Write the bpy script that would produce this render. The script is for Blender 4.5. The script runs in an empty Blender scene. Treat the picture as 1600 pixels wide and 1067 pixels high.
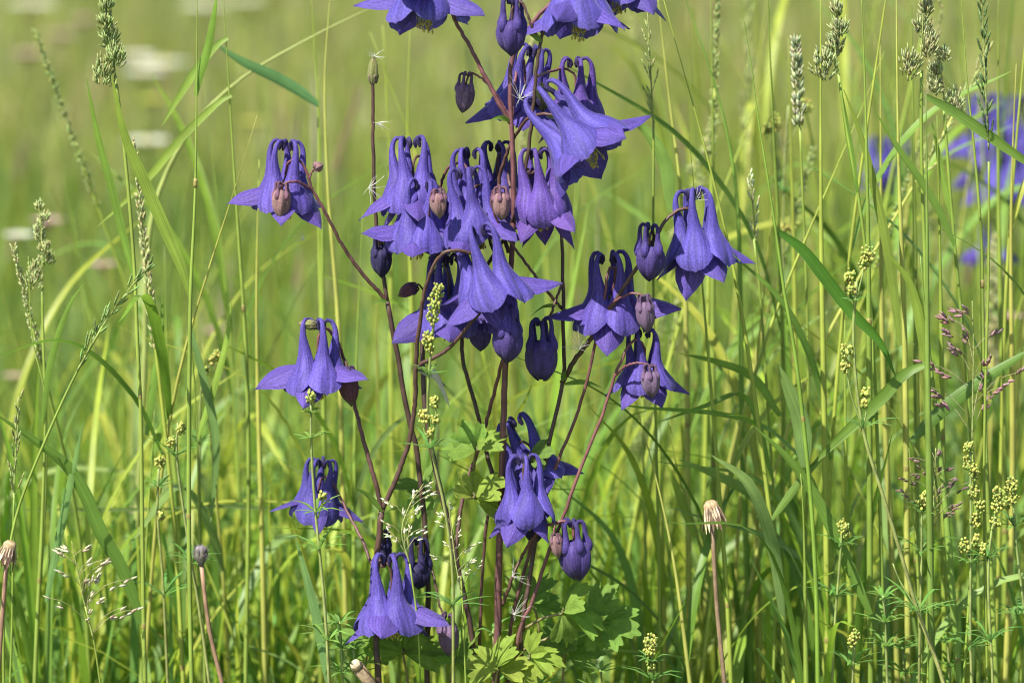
import bpy, math, random
import numpy as np
from mathutils import Vector, Matrix

# ------------------------------------------------------------------ camera, sky, sun, exposure
random.seed(11)
NR = np.random.RandomState(11)
sc = bpy.context.scene
COL = sc.collection
PI = math.pi
D = 1.7                      # camera to the columbine
PITCH = math.radians(10.0)
ZC = 0.36                    # height of the picture centre at the columbine
CAM = np.array([0.0, -D * math.cos(PITCH), ZC + D * math.sin(PITCH)])
FWD = np.array([0.0, math.cos(PITCH), -math.sin(PITCH)])
UPV = np.array([0.0, math.sin(PITCH), math.cos(PITCH)])
MM = 0.001

cd = bpy.data.cameras.new('camera')
cam = bpy.data.objects.new('camera', cd)
COL.objects.link(cam)
cam.location = CAM
cam.rotation_euler = (PI / 2 - PITCH, 0, 0)
cd.sensor_width = 36
cd.lens = 36 * D / 0.5
cd.clip_start = 0.05
cd.clip_end = 400
cd.dof.use_dof = True
cd.dof.focus_distance = D - 0.005
cd.dof.aperture_fstop = 6.8
sc.camera = cam

w = bpy.data.worlds.new('World')
sc.world = w
w.use_nodes = True
wn = w.node_tree.nodes
wl = w.node_tree.links
for n in list(wn):
    wn.remove(n)
sky = wn.new('ShaderNodeTexSky')
sky.sky_type = 'NISHITA'
sky.sun_disc = False
SUN_EL = math.radians(54)
SUN_DIR = Vector((-0.52, -0.55, 0)).normalized() * math.cos(SUN_EL) + Vector((0, 0, math.sin(SUN_EL)))
sky.sun_elevation = SUN_EL
sky.sun_rotation = math.atan2(SUN_DIR.x, SUN_DIR.y)
bg = wn.new('ShaderNodeBackground')
bg.inputs['Strength'].default_value = 0.09
wo = wn.new('ShaderNodeOutputWorld')
wl.new(sky.outputs[0], bg.inputs[0])
wl.new(bg.outputs[0], wo.inputs[0])

sd = bpy.data.lights.new('sun', 'SUN')
sd.energy = 5.0
sd.angle = math.radians(0.53)
sd.color = (1.0, 0.955, 0.88)
sun = bpy.data.objects.new('sun', sd)
COL.objects.link(sun)
sun.rotation_euler = SUN_DIR.to_track_quat('Z', 'Y').to_euler()
sun.location = (-3, -3, 5)

sc.view_settings.view_transform = 'Standard'
sc.view_settings.look = 'None'
sc.view_settings.gamma = 1
sc.view_settings.use_curve_mapping = False
sc.view_settings.exposure = 1.03
sc.render.engine = 'CYCLES'
sc.cycles.use_denoising = True
sc.cycles.filter_width = 1.1
sc.cycles.max_bounces = 8
sc.cycles.diffuse_bounces = 4
sc.cycles.transmission_bounces = 6
sc.cycles.transparent_max_bounces = 8


def P(px, py, d=0.0):
    """point of the photograph (1600 x 1067 pixels) on the upright plane d millimetres behind the columbine"""
    x = (px - 800) / 1600 * 0.5
    y = -(py - 533.5) / 1600 * 0.5
    v = FWD * D + np.array([x, 0, 0]) + UPV * y
    s = (d * MM - CAM[1]) / v[1]
    return CAM + v * s


# ------------------------------------------------------------------ materials
def veg_mat(name, transl=0.35, rough=0.5, bump=0.15, streak=0.25, streak_scale=(2.0, 26.0), mottle=0.25,
            mottle_scale=180.0, spec=0.35, sheen=0.0, tgain=1.25):
    m = bpy.data.materials.new(name)
    m.use_nodes = True
    nt = m.node_tree
    N = nt.nodes
    L = nt.links
    for n in list(N):
        N.remove(n)
    out = N.new('ShaderNodeOutputMaterial')
    at = N.new('ShaderNodeAttribute')
    at.attribute_name = 'col'
    geo = N.new('ShaderNodeNewGeometry')
    no = N.new('ShaderNodeTexNoise')
    no.inputs['Scale'].default_value = mottle_scale
    no.inputs['Detail'].default_value = 3
    L.new(geo.outputs['Position'], no.inputs['Vector'])
    mr = N.new('ShaderNodeMapRange')
    mr.inputs['From Min'].default_value = 0.3
    mr.inputs['From Max'].default_value = 0.7
    mr.inputs['To Min'].default_value = 1 - mottle
    mr.inputs['To Max'].default_value = 1 + mottle
    L.new(no.outputs['Fac'], mr.inputs['Value'])
    fac = mr.outputs['Result']
    height = no.outputs['Fac']
    if streak:
        au = N.new('ShaderNodeAttribute')
        au.attribute_name = 'uvw'
        mp = N.new('ShaderNodeMapping')
        mp.inputs['Scale'].default_value = (streak_scale[0], streak_scale[1], 13.0)
        L.new(au.outputs['Vector'], mp.inputs['Vector'])
        n2 = N.new('ShaderNodeTexNoise')
        n2.inputs['Scale'].default_value = 1.0
        n2.inputs['Detail'].default_value = 2
        L.new(mp.outputs['Vector'], n2.inputs['Vector'])
        m2 = N.new('ShaderNodeMapRange')
        m2.inputs['From Min'].default_value = 0.3
        m2.inputs['From Max'].default_value = 0.7
        m2.inputs['To Min'].default_value = 1 - streak
        m2.inputs['To Max'].default_value = 1 + streak
        L.new(n2.outputs['Fac'], m2.inputs['Value'])
        mu = N.new('ShaderNodeMath')
        mu.operation = 'MULTIPLY'
        L.new(fac, mu.inputs[0])
        L.new(m2.outputs['Result'], mu.inputs[1])
        fac = mu.outputs[0]
        ad = N.new('ShaderNodeMath')
        ad.operation = 'ADD'
        L.new(height, ad.inputs[0])
        L.new(n2.outputs['Fac'], ad.inputs[1])
        height = ad.outputs[0]
    vm = N.new('ShaderNodeVectorMath')
    vm.operation = 'SCALE'
    L.new(at.outputs['Color'], vm.inputs[0])
    L.new(fac, vm.inputs['Scale'])
    pr = N.new('ShaderNodeBsdfPrincipled')
    L.new(vm.outputs[0], pr.inputs['Base Color'])
    pr.inputs['Roughness'].default_value = rough
    pr.inputs['Specular IOR Level'].default_value = spec
    pr.inputs['Sheen Weight'].default_value = sheen
    pr.inputs['Sheen Roughness'].default_value = 0.4
    if bump:
        bp = N.new('ShaderNodeBump')
        bp.inputs['Strength'].default_value = bump
        bp.inputs['Distance'].default_value = 0.0006
        L.new(height, bp.inputs['Height'])
        L.new(bp.outputs[0], pr.inputs['Normal'])
    if transl:
        tr = N.new('ShaderNodeBsdfTranslucent')
        v2 = N.new('ShaderNodeVectorMath')
        v2.operation = 'SCALE'
        v2.inputs['Scale'].default_value = tgain
        L.new(vm.outputs[0], v2.inputs[0])
        L.new(v2.outputs[0], tr.inputs['Color'])
        mx = N.new('ShaderNodeMixShader')
        mx.inputs[0].default_value = transl
        L.new(pr.outputs[0], mx.inputs[1])
        L.new(tr.outputs[0], mx.inputs[2])
        L.new(mx.outputs[0], out.inputs[0])
    else:
        L.new(pr.outputs[0], out.inputs[0])
    return m


M_PETAL = veg_mat('columbine_petal', transl=0.30, rough=0.6, bump=0.5, streak=0.34, streak_scale=(2.5, 26.0),
                  mottle=0.26, mottle_scale=1100, spec=0.3, sheen=0.12, tgain=1.1)
M_STEM = veg_mat('columbine_stem', transl=0.0, rough=0.5, bump=0.25, streak=0.22, streak_scale=(6, 8), mottle=0.3,
                 mottle_scale=160, spec=0.4)
M_LEAF = veg_mat('columbine_leaf', transl=0.45, rough=0.7, spec=0.2, bump=0.3, streak=0.15, streak_scale=(9, 16), mottle=0.18,
                 mottle_scale=150)
M_GRASS = veg_mat('grass_blade', transl=0.42, rough=0.42, bump=0.25, streak=0.22, streak_scale=(2.5, 15), mottle=0.14,
                  mottle_scale=70)
M_CULM = veg_mat('grass_culm', transl=0.12, rough=0.45, bump=0.15, streak=0.15, streak_scale=(9, 6), mottle=0.18,
                 mottle_scale=60)
M_HEAD = veg_mat('seed_head', transl=0.2, rough=0.7, bump=0.3, streak=0, mottle=0.35, mottle_scale=600, spec=0.2)
M_DRY = veg_mat('dry_bract', transl=0.15, rough=0.8, bump=0.4, streak=0.3, streak_scale=(3, 20), mottle=0.35,
                mottle_scale=500, spec=0.15)
M_FLUFF = veg_mat('seed_hair', transl=0.4, rough=0.6, bump=0, streak=0, mottle=0.05, spec=0.3)
M_MEADOW = veg_mat('meadow_grass', transl=0.42, rough=0.5, bump=0, streak=0, mottle=0.18, mottle_scale=45)

mg = bpy.data.materials.new('meadow_soil')
mg.use_nodes = True
nt = mg.node_tree
pb = nt.nodes['Principled BSDF']
pb.inputs['Roughness'].default_value = 0.95
geo = nt.nodes.new('ShaderNodeNewGeometry')
no1 = nt.nodes.new('ShaderNodeTexNoise')
no1.inputs['Scale'].default_value = 9
no1.inputs['Detail'].default_value = 8
nt.links.new(geo.outputs['Position'], no1.inputs['Vector'])
cr = nt.nodes.new('ShaderNodeValToRGB')
cr.color_ramp.elements[0].position = 0.35
cr.color_ramp.elements[0].color = (0.055, 0.06, 0.02, 1)
cr.color_ramp.elements[1].position = 0.68
cr.color_ramp.elements[1].color = (0.16, 0.20, 0.05, 1)
nt.links.new(no1.outputs['Fac'], cr.inputs[0])
nt.links.new(cr.outputs[0], pb.inputs['Base Color'])
bpn = nt.nodes.new('ShaderNodeBump')
bpn.inputs['Strength'].default_value = 0.8
bpn.inputs['Distance'].default_value = 0.02
nt.links.new(no1.outputs['Fac'], bpn.inputs['Height'])
nt.links.new(bpn.outputs[0], pb.inputs['Normal'])

# ------------------------------------------------------------------ mesh helpers
WLOC = {}


class MB:
    """collects shapes in world coordinates; build() links them as ONE mesh object"""

    def __init__(s):
        s.v = []; s.f = []; s.c = []; s.u = []; s.n = 0

    def add(s, v, f, c, u=None):
        v = np.asarray(v, float).reshape(-1, 3)
        c = np.asarray(c, float)
        if c.ndim == 1:
            c = np.tile(c, (len(v), 1))
        if u is None:
            u = np.zeros((len(v), 3))
        s.v.append(v); s.c.append(c[:, :3]); s.u.append(np.asarray(u, float))
        s.f.extend([tuple(int(i) + s.n for i in q) for q in f])
        s.n += len(v)
        return s

    def tint(s, k):
        s.c = [c * k for c in s.c]
        return s

    def build(s, name, mat, parent=None, origin=None):
        V = np.concatenate(s.v)
        C = np.concatenate(s.c)
        U = np.concatenate(s.u)
        if origin is None:
            origin = V.mean(0)
        origin = np.asarray(origin, float)
        me = bpy.data.meshes.new(name)
        me.from_pydata((V - origin).tolist(), [], s.f)
        me.polygons.foreach_set('use_smooth', [True] * len(me.polygons))
        ca = me.attributes.new('col', 'FLOAT_COLOR', 'POINT')
        ca.data.foreach_set('color', np.concatenate([C, np.ones((len(C), 1))], 1).astype(np.float32).ravel())
        ua = me.attributes.new('uvw', 'FLOAT_VECTOR', 'POINT')
        ua.data.foreach_set('vector', U.astype(np.float32).ravel())
        me.materials.append(mat)
        me.update()
        o = bpy.data.objects.new(name, me)
        COL.objects.link(o)
        pl = np.zeros(3)
        if parent is not None:
            o.parent = parent
            pl = WLOC[parent.name]
        o.location = origin - pl
        WLOC[o.name] = origin
        return o


def thing(name, loc, label, cat, group=None):
    o = bpy.data.objects.new(name, None)
    o.empty_display_size = 0.02
    COL.objects.link(o)
    o.location = loc
    WLOC[o.name] = np.asarray(loc, float)
    o['label'] = label
    o['category'] = cat
    if group:
        o['group'] = group
    return o


def crom(pts, n):
    p = np.asarray(pts, float)
    if len(p) == 2:
        t = np.linspace(0, 1, n)[:, None]
        return p[0] * (1 - t) + p[1] * t
    seg = np.linalg.norm(np.diff(p[:, :3], axis=0), axis=1) ** 0.5 + 1e-9
    k = np.concatenate([[0], np.cumsum(seg)])
    # uniform-ish Catmull-Rom with finite-difference tangents (centripetal knots)
    m = np.zeros_like(p)
    m[0] = (p[1] - p[0]) / (k[1] - k[0])
    m[-1] = (p[-1] - p[-2]) / (k[-1] - k[-2])
    for i in range(1, len(p) - 1):
        a = (p[i] - p[i - 1]) / (k[i] - k[i - 1])
        b = (p[i + 1] - p[i]) / (k[i + 1] - k[i])
        h0 = k[i] - k[i - 1]; h1 = k[i + 1] - k[i]
        m[i] = (a * h1 + b * h0) / (h0 + h1)
    # resample by arc length
    out = []
    for i in range(len(p) - 1):
        h = k[i + 1] - k[i]
        for t in np.linspace(0, 1, 10, endpoint=False):
            t2 = t * t; t3 = t2 * t
            out.append((2 * t3 - 3 * t2 + 1) * p[i] + (t3 - 2 * t2 + t) * h * m[i]
                       + (-2 * t3 + 3 * t2) * p[i + 1] + (t3 - t2) * h * m[i + 1])
    out.append(p[-1])
    out = np.array(out)
    L = np.concatenate([[0], np.cumsum(np.linalg.norm(np.diff(out[:, :3], axis=0), axis=1))])
    s = np.linspace(0, L[-1], n)
    return np.stack([np.interp(s, L, out[:, j]) for j in range(out.shape[1])], 1)


def frames(path):
    p = np.asarray(path)
    t = np.gradient(p, axis=0)
    t /= np.linalg.norm(t, axis=1)[:, None] + 1e-12
    ref = np.array([0.3, -1.0, 0.1]) if abs(t[0] @ np.array([0, -1, 0])) < 0.9 else np.array([1.0, 0, 0])
    n = ref - (ref @ t[0]) * t[0]
    n /= np.linalg.norm(n)
    Ns = [n]
    for i in range(1, len(p)):
        n = n - (n @ t[i]) * t[i]
        n /= np.linalg.norm(n) + 1e-12
        Ns.append(n)
    Ns = np.array(Ns)
    return t, Ns, np.cross(t, Ns)


def tube(mb, path, radii, col, nseg=7, cap=True, col2=None, colfn=None):
    p = np.asarray(path, float)
    n = len(p)
    r = np.interp(np.linspace(0, 1, n), np.linspace(0, 1, len(radii)), radii)
    t, a, b = frames(p)
    ang = np.linspace(0, 2 * PI, nseg, endpoint=False)
    v = p[:, None, :] + r[:, None, None] * (np.cos(ang)[None, :, None] * a[:, None, :] + np.sin(ang)[None, :, None] * b[:, None, :])
    v = v.reshape(-1, 3)
    f = [(i * nseg + j, i * nseg + (j + 1) % nseg, (i + 1) * nseg + (j + 1) % nseg, (i + 1) * nseg + j)
         for i in range(n - 1) for j in range(nseg)]
    if cap:
        f.append(tuple(range(nseg))[::-1])
        f.append(tuple((n - 1) * nseg + j for j in range(nseg)))
    u = np.linspace(0, 1, n)
    if colfn is not None:
        c = np.array([colfn(x) for x in u])
    elif col2 is not None:
        c = np.asarray(col)[None] * (1 - u[:, None]) + np.asarray(col2)[None] * u[:, None]
    else:
        c = np.tile(col, (n, 1))
    c = np.repeat(c, nseg, 0)
    uv = np.stack([np.repeat(u, nseg), np.tile(np.abs(ang / PI - 1), n), np.full(n * nseg, NR.rand())], 1)
    mb.add(v, f, c, uv)


def ribbon(mb, path, widths, side, col, col2=None, fold=0.25, twist=0.0):
    """leaf blade: folded ribbon of three vertices across"""
    p = np.asarray(path, float)
    n = len(p)
    wd = np.interp(np.linspace(0, 1, n), np.linspace(0, 1, len(widths)), widths)
    t = np.gradient(p, axis=0)
    t /= np.linalg.norm(t, axis=1)[:, None] + 1e-12
    s = np.asarray(side, float)[None] - (t @ np.asarray(side, float))[:, None] * t
    s /= np.linalg.norm(s, axis=1)[:, None] + 1e-9
    nn = np.cross(t, s)
    if twist:
        a = np.linspace(0, twist, n)[:, None]
        s, nn = s * np.cos(a) + nn * np.sin(a), nn * np.cos(a) - s * np.sin(a)
    l = p - s * wd[:, None] * .5 + nn * wd[:, None] * fold * .5
    r = p + s * wd[:, None] * .5 + nn * wd[:, None] * fold * .5
    v = np.stack([l, p, r], 1).reshape(-1, 3)
    f = []
    for i in range(n - 1):
        for j in range(2):
            f.append((i * 3 + j, i * 3 + j + 1, i * 3 + j + 4, i * 3 + j + 3))
    u = np.linspace(0, 1, n)
    c = np.asarray(col, float)[None] if col2 is None else np.asarray(col)[None] * (1 - u[:, None]) + np.asarray(col2)[None] * u[:, None]
    c = np.tile(c, (n, 1)) if len(c) == 1 else c
    c = np.repeat(c, 3, 0)
    c[1::3] *= 1.12
    uv = np.stack([np.repeat(u, 3), np.tile([0, .5, 1.0], n), np.full(n * 3, NR.rand())], 1)
    mb.add(v, f, c, uv)


def jit(c, a=0.12):
    c = np.asarray(c, float)
    return np.clip(c * (1 + (NR.rand(3) - .5) * a) * (1 + (NR.rand() - .5) * 2 * a), 0, 1)


def basis(axis, spin):
    """columns: local x, y, z for a flower whose mouth (local -z) points along axis"""
    z = -np.asarray(axis, float)
    z /= np.linalg.norm(z)
    x = np.array([1.0, 0, 0]) - z[0] * z
    x /= np.linalg.norm(x)
    y = np.cross(z, x)
    c, s = math.cos(spin), math.sin(spin)
    return np.stack([x * c + y * s, -x * s + y * c, z], 1)


# ------------------------------------------------------------------ ground
gm = bpy.data.meshes.new('ground')
gn = 60
gx = np.sign(np.linspace(-1, 1, gn)) * np.abs(np.linspace(-1, 1, gn)) ** 2.5 * 150
GX, GY = np.meshgrid(gx, gx)
GZ = 0.03 * np.sin(GX * .21) * np.sin(GY * .17) * np.clip((np.hypot(GX, GY) - 12) / 20, 0, 1)
gv = np.stack([GX, GY, GZ], 2).reshape(-1, 3)
gm.from_pydata(gv.tolist(), [], [(i * gn + j, i * gn + j + 1, (i + 1) * gn + j + 1, (i + 1) * gn + j) for i in range(gn - 1) for j in range(gn - 1)])
gm.materials.append(mg)
go = bpy.data.objects.new('ground', gm)
COL.objects.link(go)
go['kind'] = 'structure'
go['label'] = 'meadow soil with plant litter under the tall grass'


# ------------------------------------------------------------------ meadow mass (uncountable grass behind)
def blade_mass(n, xy, hgt, th0, th1, az, wid, cols, S=5, face=None, tip=None, taper=0.75):
    """n blades as one vertex block: angle from the vertical grows from th0 to th0+th1"""
    s = np.linspace(0, 1, S + 1)
    sm = (s[:-1] + s[1:]) / 2
    th = th0[:, None] + th1[:, None] * sm[None]
    dz = np.cos(th) * hgt[:, None] / S
    dr = np.sin(th) * hgt[:, None] / S
    z = np.concatenate([np.zeros((n, 1)), np.cumsum(dz, 1)], 1)
    r = np.concatenate([np.zeros((n, 1)), np.cumsum(dr, 1)], 1)
    x = xy[:, 0:1] + np.cos(az)[:, None] * r
    y = xy[:, 1:2] + np.sin(az)[:, None] * r
    z = np.maximum(z, 0.004)
    ctr = np.stack([x, y, z], 2)
    if face is None:
        face = az + PI / 2
    sd_ = np.stack([np.cos(face), np.sin(face), np.zeros(n)], 1)
    prof = np.clip(1 - s ** 2.2 * taper, 0.04, 1)
    prof[0] = .7
    hw = wid[:, None] * prof[None] / 2
    a = ctr - sd_[:, None, :] * hw[:, :, None]
    b = ctr + sd_[:, None, :] * hw[:, :, None]
    v = np.stack([a, b], 2).reshape(-1, 3)
    per = 2 * (S + 1)
    q = []
    for i in range(S):
        q.append([2 * i, 2 * i + 1, 2 * i + 3, 2 * i + 2])
    q = np.array(q)
    f = (np.arange(n)[:, None, None] * per + q[None]).reshape(-1, 4)
    c = np.repeat(cols[:, None, :], S + 1, 1)
    if tip is not None:
        k = (s[None, :, None] ** 3)
        c = c * (1 - k) + tip[:, None, :] * k
    c = np.repeat(c, 2, 1).reshape(-1, 3)
    return v, f, c


def big_mesh(name, blocks, mat, label, cat):
    V = np.concatenate([b[0] for b in blocks])
    off = 0
    F = []
    for b in blocks:
        F.append(b[1] + off)
        off += len(b[0])
    F = np.concatenate(F)
    C = np.concatenate([b[2] for b in blocks])
    me = bpy.data.meshes.new(name)
    me.vertices.add(len(V))
    me.vertices.foreach_set('co', V.astype(np.float32).ravel())
    me.loops.add(F.size)
    me.loops.foreach_set('vertex_index', F.astype(np.int32).ravel())
    me.polygons.add(len(F))
    me.polygons.foreach_set('loop_start', np.arange(0, F.size, 4, dtype=np.int32))
    me.polygons.foreach_set('use_smooth', np.ones(len(F), bool))
    me.update(calc_edges=True)
    ca = me.attributes.new('col', 'FLOAT_COLOR', 'POINT')
    ca.data.foreach_set('color', np.concatenate([C, np.ones((len(C), 1))], 1).astype(np.float32).ravel())
    me.materials.append(mat)
    o = bpy.data.objects.new(name, me)
    COL.objects.link(o)
    o['kind'] = 'stuff'
    o['label'] = label
    o['category'] = cat
    return o


G_BLADE = np.array([[.17, .28, .03], [.26, .34, .04], [.13, .24, .06], [.31, .36, .055], [.09, .18, .03], [.20, .30, .09]])
G_CULM = np.array([[.31, .37, .06], [.27, .35, .055], [.38, .39, .09], [.22, .31, .055]])
G_FAR = np.array([[.28, .34, .06], [.34, .37, .075], [.40, .40, .13], [.32, .35, .10], [.24, .30, .06], [.46, .43, .20]])
G_DRY = np.array([[.42, .38, .17], [.36, .28, .14], [.33, .22, .14], [.45, .43, .24]])


def pick(tab, n):
    c = tab[NR.randint(0, len(tab), n)] * (1 + (NR.rand(n, 1) - .5) * .35)
    return c * (1 + (NR.rand(n, 3) - .5) * .12)


def wedge(n, y0, y1, power=1.0, margin=1.55, extra=0.12):
    y = y0 + (y1 - y0) * NR.rand(n) ** power
    half = (y + D) * 0.25 / D * margin + extra
    return np.stack([(NR.rand(n) * 2 - 1) * half, y], 1)


blocks = []


def add_blades(n, y0, y1, h0, h1, w0, w1, bend=1.0, power=1.0, S=5, tab=G_BLADE, tall_right=0.0, lean=.25):
    xy = wedge(n, y0, y1, power)
    h = (h0 + (h1 - h0) * NR.rand(n) ** 1.2) * 1.0
    h *= 1 + tall_right * np.clip(xy[:, 0] / (0.25 * (xy[:, 1] + D) / D), -1, 1)
    blocks.append(blade_mass(n, xy, h, NR.rand(n) * lean, NR.rand(n) ** 2 * bend, NR.rand(n) * 2 * PI,
                             (w0 + (w1 - w0) * NR.rand(n)), pick(tab, n), S=S))


def add_culms(n, y0, y1, h0, h1, w0, w1, S=4, power=1.0, headp=.5, tall_right=0.0):
    xy = wedge(n, y0, y1, power)
    h = h0 + (h1 - h0) * NR.rand(n)
    h *= 1 + tall_right * np.clip(xy[:, 0] / (0.25 * (xy[:, 1] + D) / D), -1, 1)
    az = NR.rand(n) * 2 * PI
    th0 = NR.rand(n) * .10
    th1 = NR.rand(n) ** 2 * .35
    wd = w0 + (w1 - w0) * NR.rand(n)
    cc = pick(G_CULM, n)
    for fc in (0, PI / 2):
        blocks.append(blade_mass(n, xy, h, th0, th1, az, wd, cc, S=S, face=np.full(n, fc), taper=.5))
    k = np.where(NR.rand(n) < headp)[0]
    if len(k):      # spike-like heads at the culm tips
        s1 = th0[k] + th1[k]
        sS = np.linspace(0, 1, 9)[:-1] + 1 / 16
        r = np.sum(np.sin(th0[k][:, None] + th1[k][:, None] * sS), 1) * h[k] / 8
        z = np.sum(np.cos(th0[k][:, None] + th1[k][:, None] * sS), 1) * h[k] / 8
        hl = .03 + NR.rand(len(k)) * .05
        xy2 = np.stack([xy[k, 0] + np.cos(az[k]) * r, xy[k, 1] + np.sin(az[k]) * r], 1)
        hc = np.where(NR.rand(len(k), 1) < .3, pick(G_DRY, len(k)), pick(np.array([[.30, .34, .14], [.26, .31, .10], [.33, .30, .15]]), len(k)))
        for fc in (0, PI / 2):
            v, f, c = blade_mass(len(k), xy2, hl, s1, np.zeros(len(k)), az[k], .003 + NR.rand(len(k)) * .004, hc, S=2, face=np.full(len(k), fc))
            v = v.reshape(len(k), -1, 3)
            v[:, :, 2] += (z - hl * .3)[:, None]
            blocks.append((v.reshape(-1, 3), f, c))


# undergrowth close behind the columbine, then the deeper meadow
add_blades(7500, .10, .75, .09, .26, .0026, .0075, bend=1.7, S=6, tab=G_BLADE * np.array([1.2, 1.22, 1.0]), lean=.4)
add_blades(1500, -.05, .35, .06, .18, .002, .005, bend=1.8, S=6)
add_culms(260, .18, .85, .20, .44, .0016, .0028, headp=.15, tall_right=.35)
add_blades(11000, .75, 2.4, .08, .23, .0025, .0065, bend=1.6)
add_culms(1000, .8, 2.4, .16, .34, .0018, .0028, headp=.3, tall_right=.2)
add_blades(26000, 2.4, 6.0, .08, .24, .003, .008, bend=1.5, S=4, tab=G_FAR)
add_culms(3200, 2.4, 6.0, .14, .30, .0018, .003, headp=.6, S=3)
add_blades(30000, 6.0, 16.0, .10, .28, .006, .013, bend=1.4, S=3, tab=G_FAR)
add_culms(4000, 6.0, 16.0, .16, .34, .003, .005, headp=.7, S=3)
big_mesh('meadow_grass', blocks, M_MEADOW, 'dense green meadow grass filling the field behind the columbine', 'grass')

# ------------------------------------------------------------------ columbine
C_BLUE = np.array([.084, .064, .315])
C_VIOL = np.array([.122, .058, .285])
C_DARK = np.array([.035, .022, .11])
C_INDIGO = np.array([.050, .036, .17])


def smooth(a, b, x):
    t = np.clip((np.asarray(x, float) - a) / (b - a), 0, 1)
    return t * t * (3 - 2 * t)


def petal_mesh(B, o, phi, sc_, splay, hook, col, rng):
    """one petal: a funnel cut obliquely, drawn out into a hooked spur"""
    hk = hook
    k = 1 + (rng.rand() - .5) * .14
    sp = np.array([(3.6 + .6 * hk, 16.0), (3.0 + 1 * hk, 18.3), (4.2, 20.6), (6.3, 20.8), (8.0, 18.6), (8.7, 15.0), (8.4, 10.0), (7.7, 5.0),
                   (7.6, 0.5), (8.4, -3.5), (9.8 + 2.0 * splay, -8.0), (10.6 + 5.0 * splay, -12.2), (10.0 + 8.5 * splay, -15.6)], float)
    sp[:6, 1] = 15 + (sp[:6, 1] - 15) * k
    sp[:7, 0] += (rng.rand() - .5) * 2.4 * np.linspace(1, .2, 7)
    nu, nv = 30, 27
    path = crom(np.concatenate([sp, np.zeros((len(sp), 1))], 1), 60)[:, :2]
    tl = np.linspace(0, 1, 60)
    rad = np.interp(tl, [0, .03, .07, .12, .22, .34, .46, .55, .63, .73, .83, .92, 1], [.45, 1.15, 1.05, .9, 1.05, 1.55, 2.4, 3.2, 4.5, 6.0, 6.8, 6.6, 5.5])
    rn = rad * np.interp(tl, [0, .5, .7, 1], [1, 1, .85, .52])
    mouth = .60
    ph = np.linspace(-PI, PI, nv)
    q = np.abs(ph) / PI
    f_end = 1 - .05 * smooth(0, .08, q) - .16 * smooth(.10, .42, q) ** 1.3 - .79 * smooth(.28, .90, q)
    T = mouth + (1 - mouth) * f_end
    T[0] = T[-1]
    uu = np.linspace(0, 1, nu) ** 0.9
    v = np.zeros((nu, nv, 3))
    tg = np.gradient(path, axis=0)
    tg /= np.linalg.norm(tg, axis=1)[:, None]
    skew = (rng.rand() - .5) * 4.2
    keel = -.42 + .5 * rng.rand()
    yaw = (rng.rand() - .5) * .5
    wav = rng.rand() * 6
    for j in range(nv):
        t = uu * T[j]
        c = np.stack([np.interp(t, tl, path[:, 0]), np.interp(t, tl, path[:, 1])], 1)
        d = np.stack([np.interp(t, tl, tg[:, 0]), np.interp(t, tl, tg[:, 1])], 1)
        nrm = np.stack([-d[:, 1], d[:, 0]], 1)        # outward on the way down
        R = np.interp(t, tl, rad)
        Rn = np.interp(t, tl, rn)
        cr_ = 1 + keel * np.exp(-(ph[j] / .25) ** 2) * smooth(.6, .85, t)      # keel or groove along the middle
        ex = Rn * math.cos(ph[j]) * cr_
        rr = c[:, 0] + nrm[:, 0] * ex
        zz = c[:, 1] + nrm[:, 1] * ex
        bb = R * math.sin(ph[j]) + skew * (smooth(.5, 0, t)) + yaw * np.maximum(0, -zz) * .8
        lobe = abs(math.sin(ph[j])) ** 1.5
        bb = bb * (1 + .30 * smooth(.70, 1, uu) * lobe)
        rr = rr + 1.1 * smooth(.74, 1, uu) * lobe
        rr = rr + .55 * np.sin(ph[j] * 3 + wav) * smooth(.72, 1, t)
        v[:, j, 0] = rr
        v[:, j, 1] = bb
        v[:, j, 2] = zz
    v *= MM * sc_
    cph, sph = math.cos(phi), math.sin(phi)
    X = v[:, :, 0] * cph - v[:, :, 1] * sph
    Y = v[:, :, 0] * sph + v[:, :, 1] * cph
    W = np.stack([X, Y, v[:, :, 2]], 2).reshape(-1, 3) @ B.T + o
    fc = [(i * nv + j, i * nv + j + 1, (i + 1) * nv + j + 1, (i + 1) * nv + j) for i in range(nu - 1) for j in range(nv - 1)]
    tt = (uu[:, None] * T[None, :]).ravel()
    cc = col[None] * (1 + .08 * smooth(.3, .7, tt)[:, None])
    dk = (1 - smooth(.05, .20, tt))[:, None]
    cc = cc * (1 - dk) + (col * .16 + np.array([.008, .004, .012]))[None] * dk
    pale = (smooth(.86, 1, tt) * .22)[:, None]
    cc = cc * (1 - pale) + np.array([.24, .19, .55])[None] * pale
    uv = np.stack([tt, np.tile(np.linspace(0, 1, nv), nu), np.full(nu * nv, rng.rand())], 1)
    return MB().add(W, fc, cc, uv)


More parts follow.
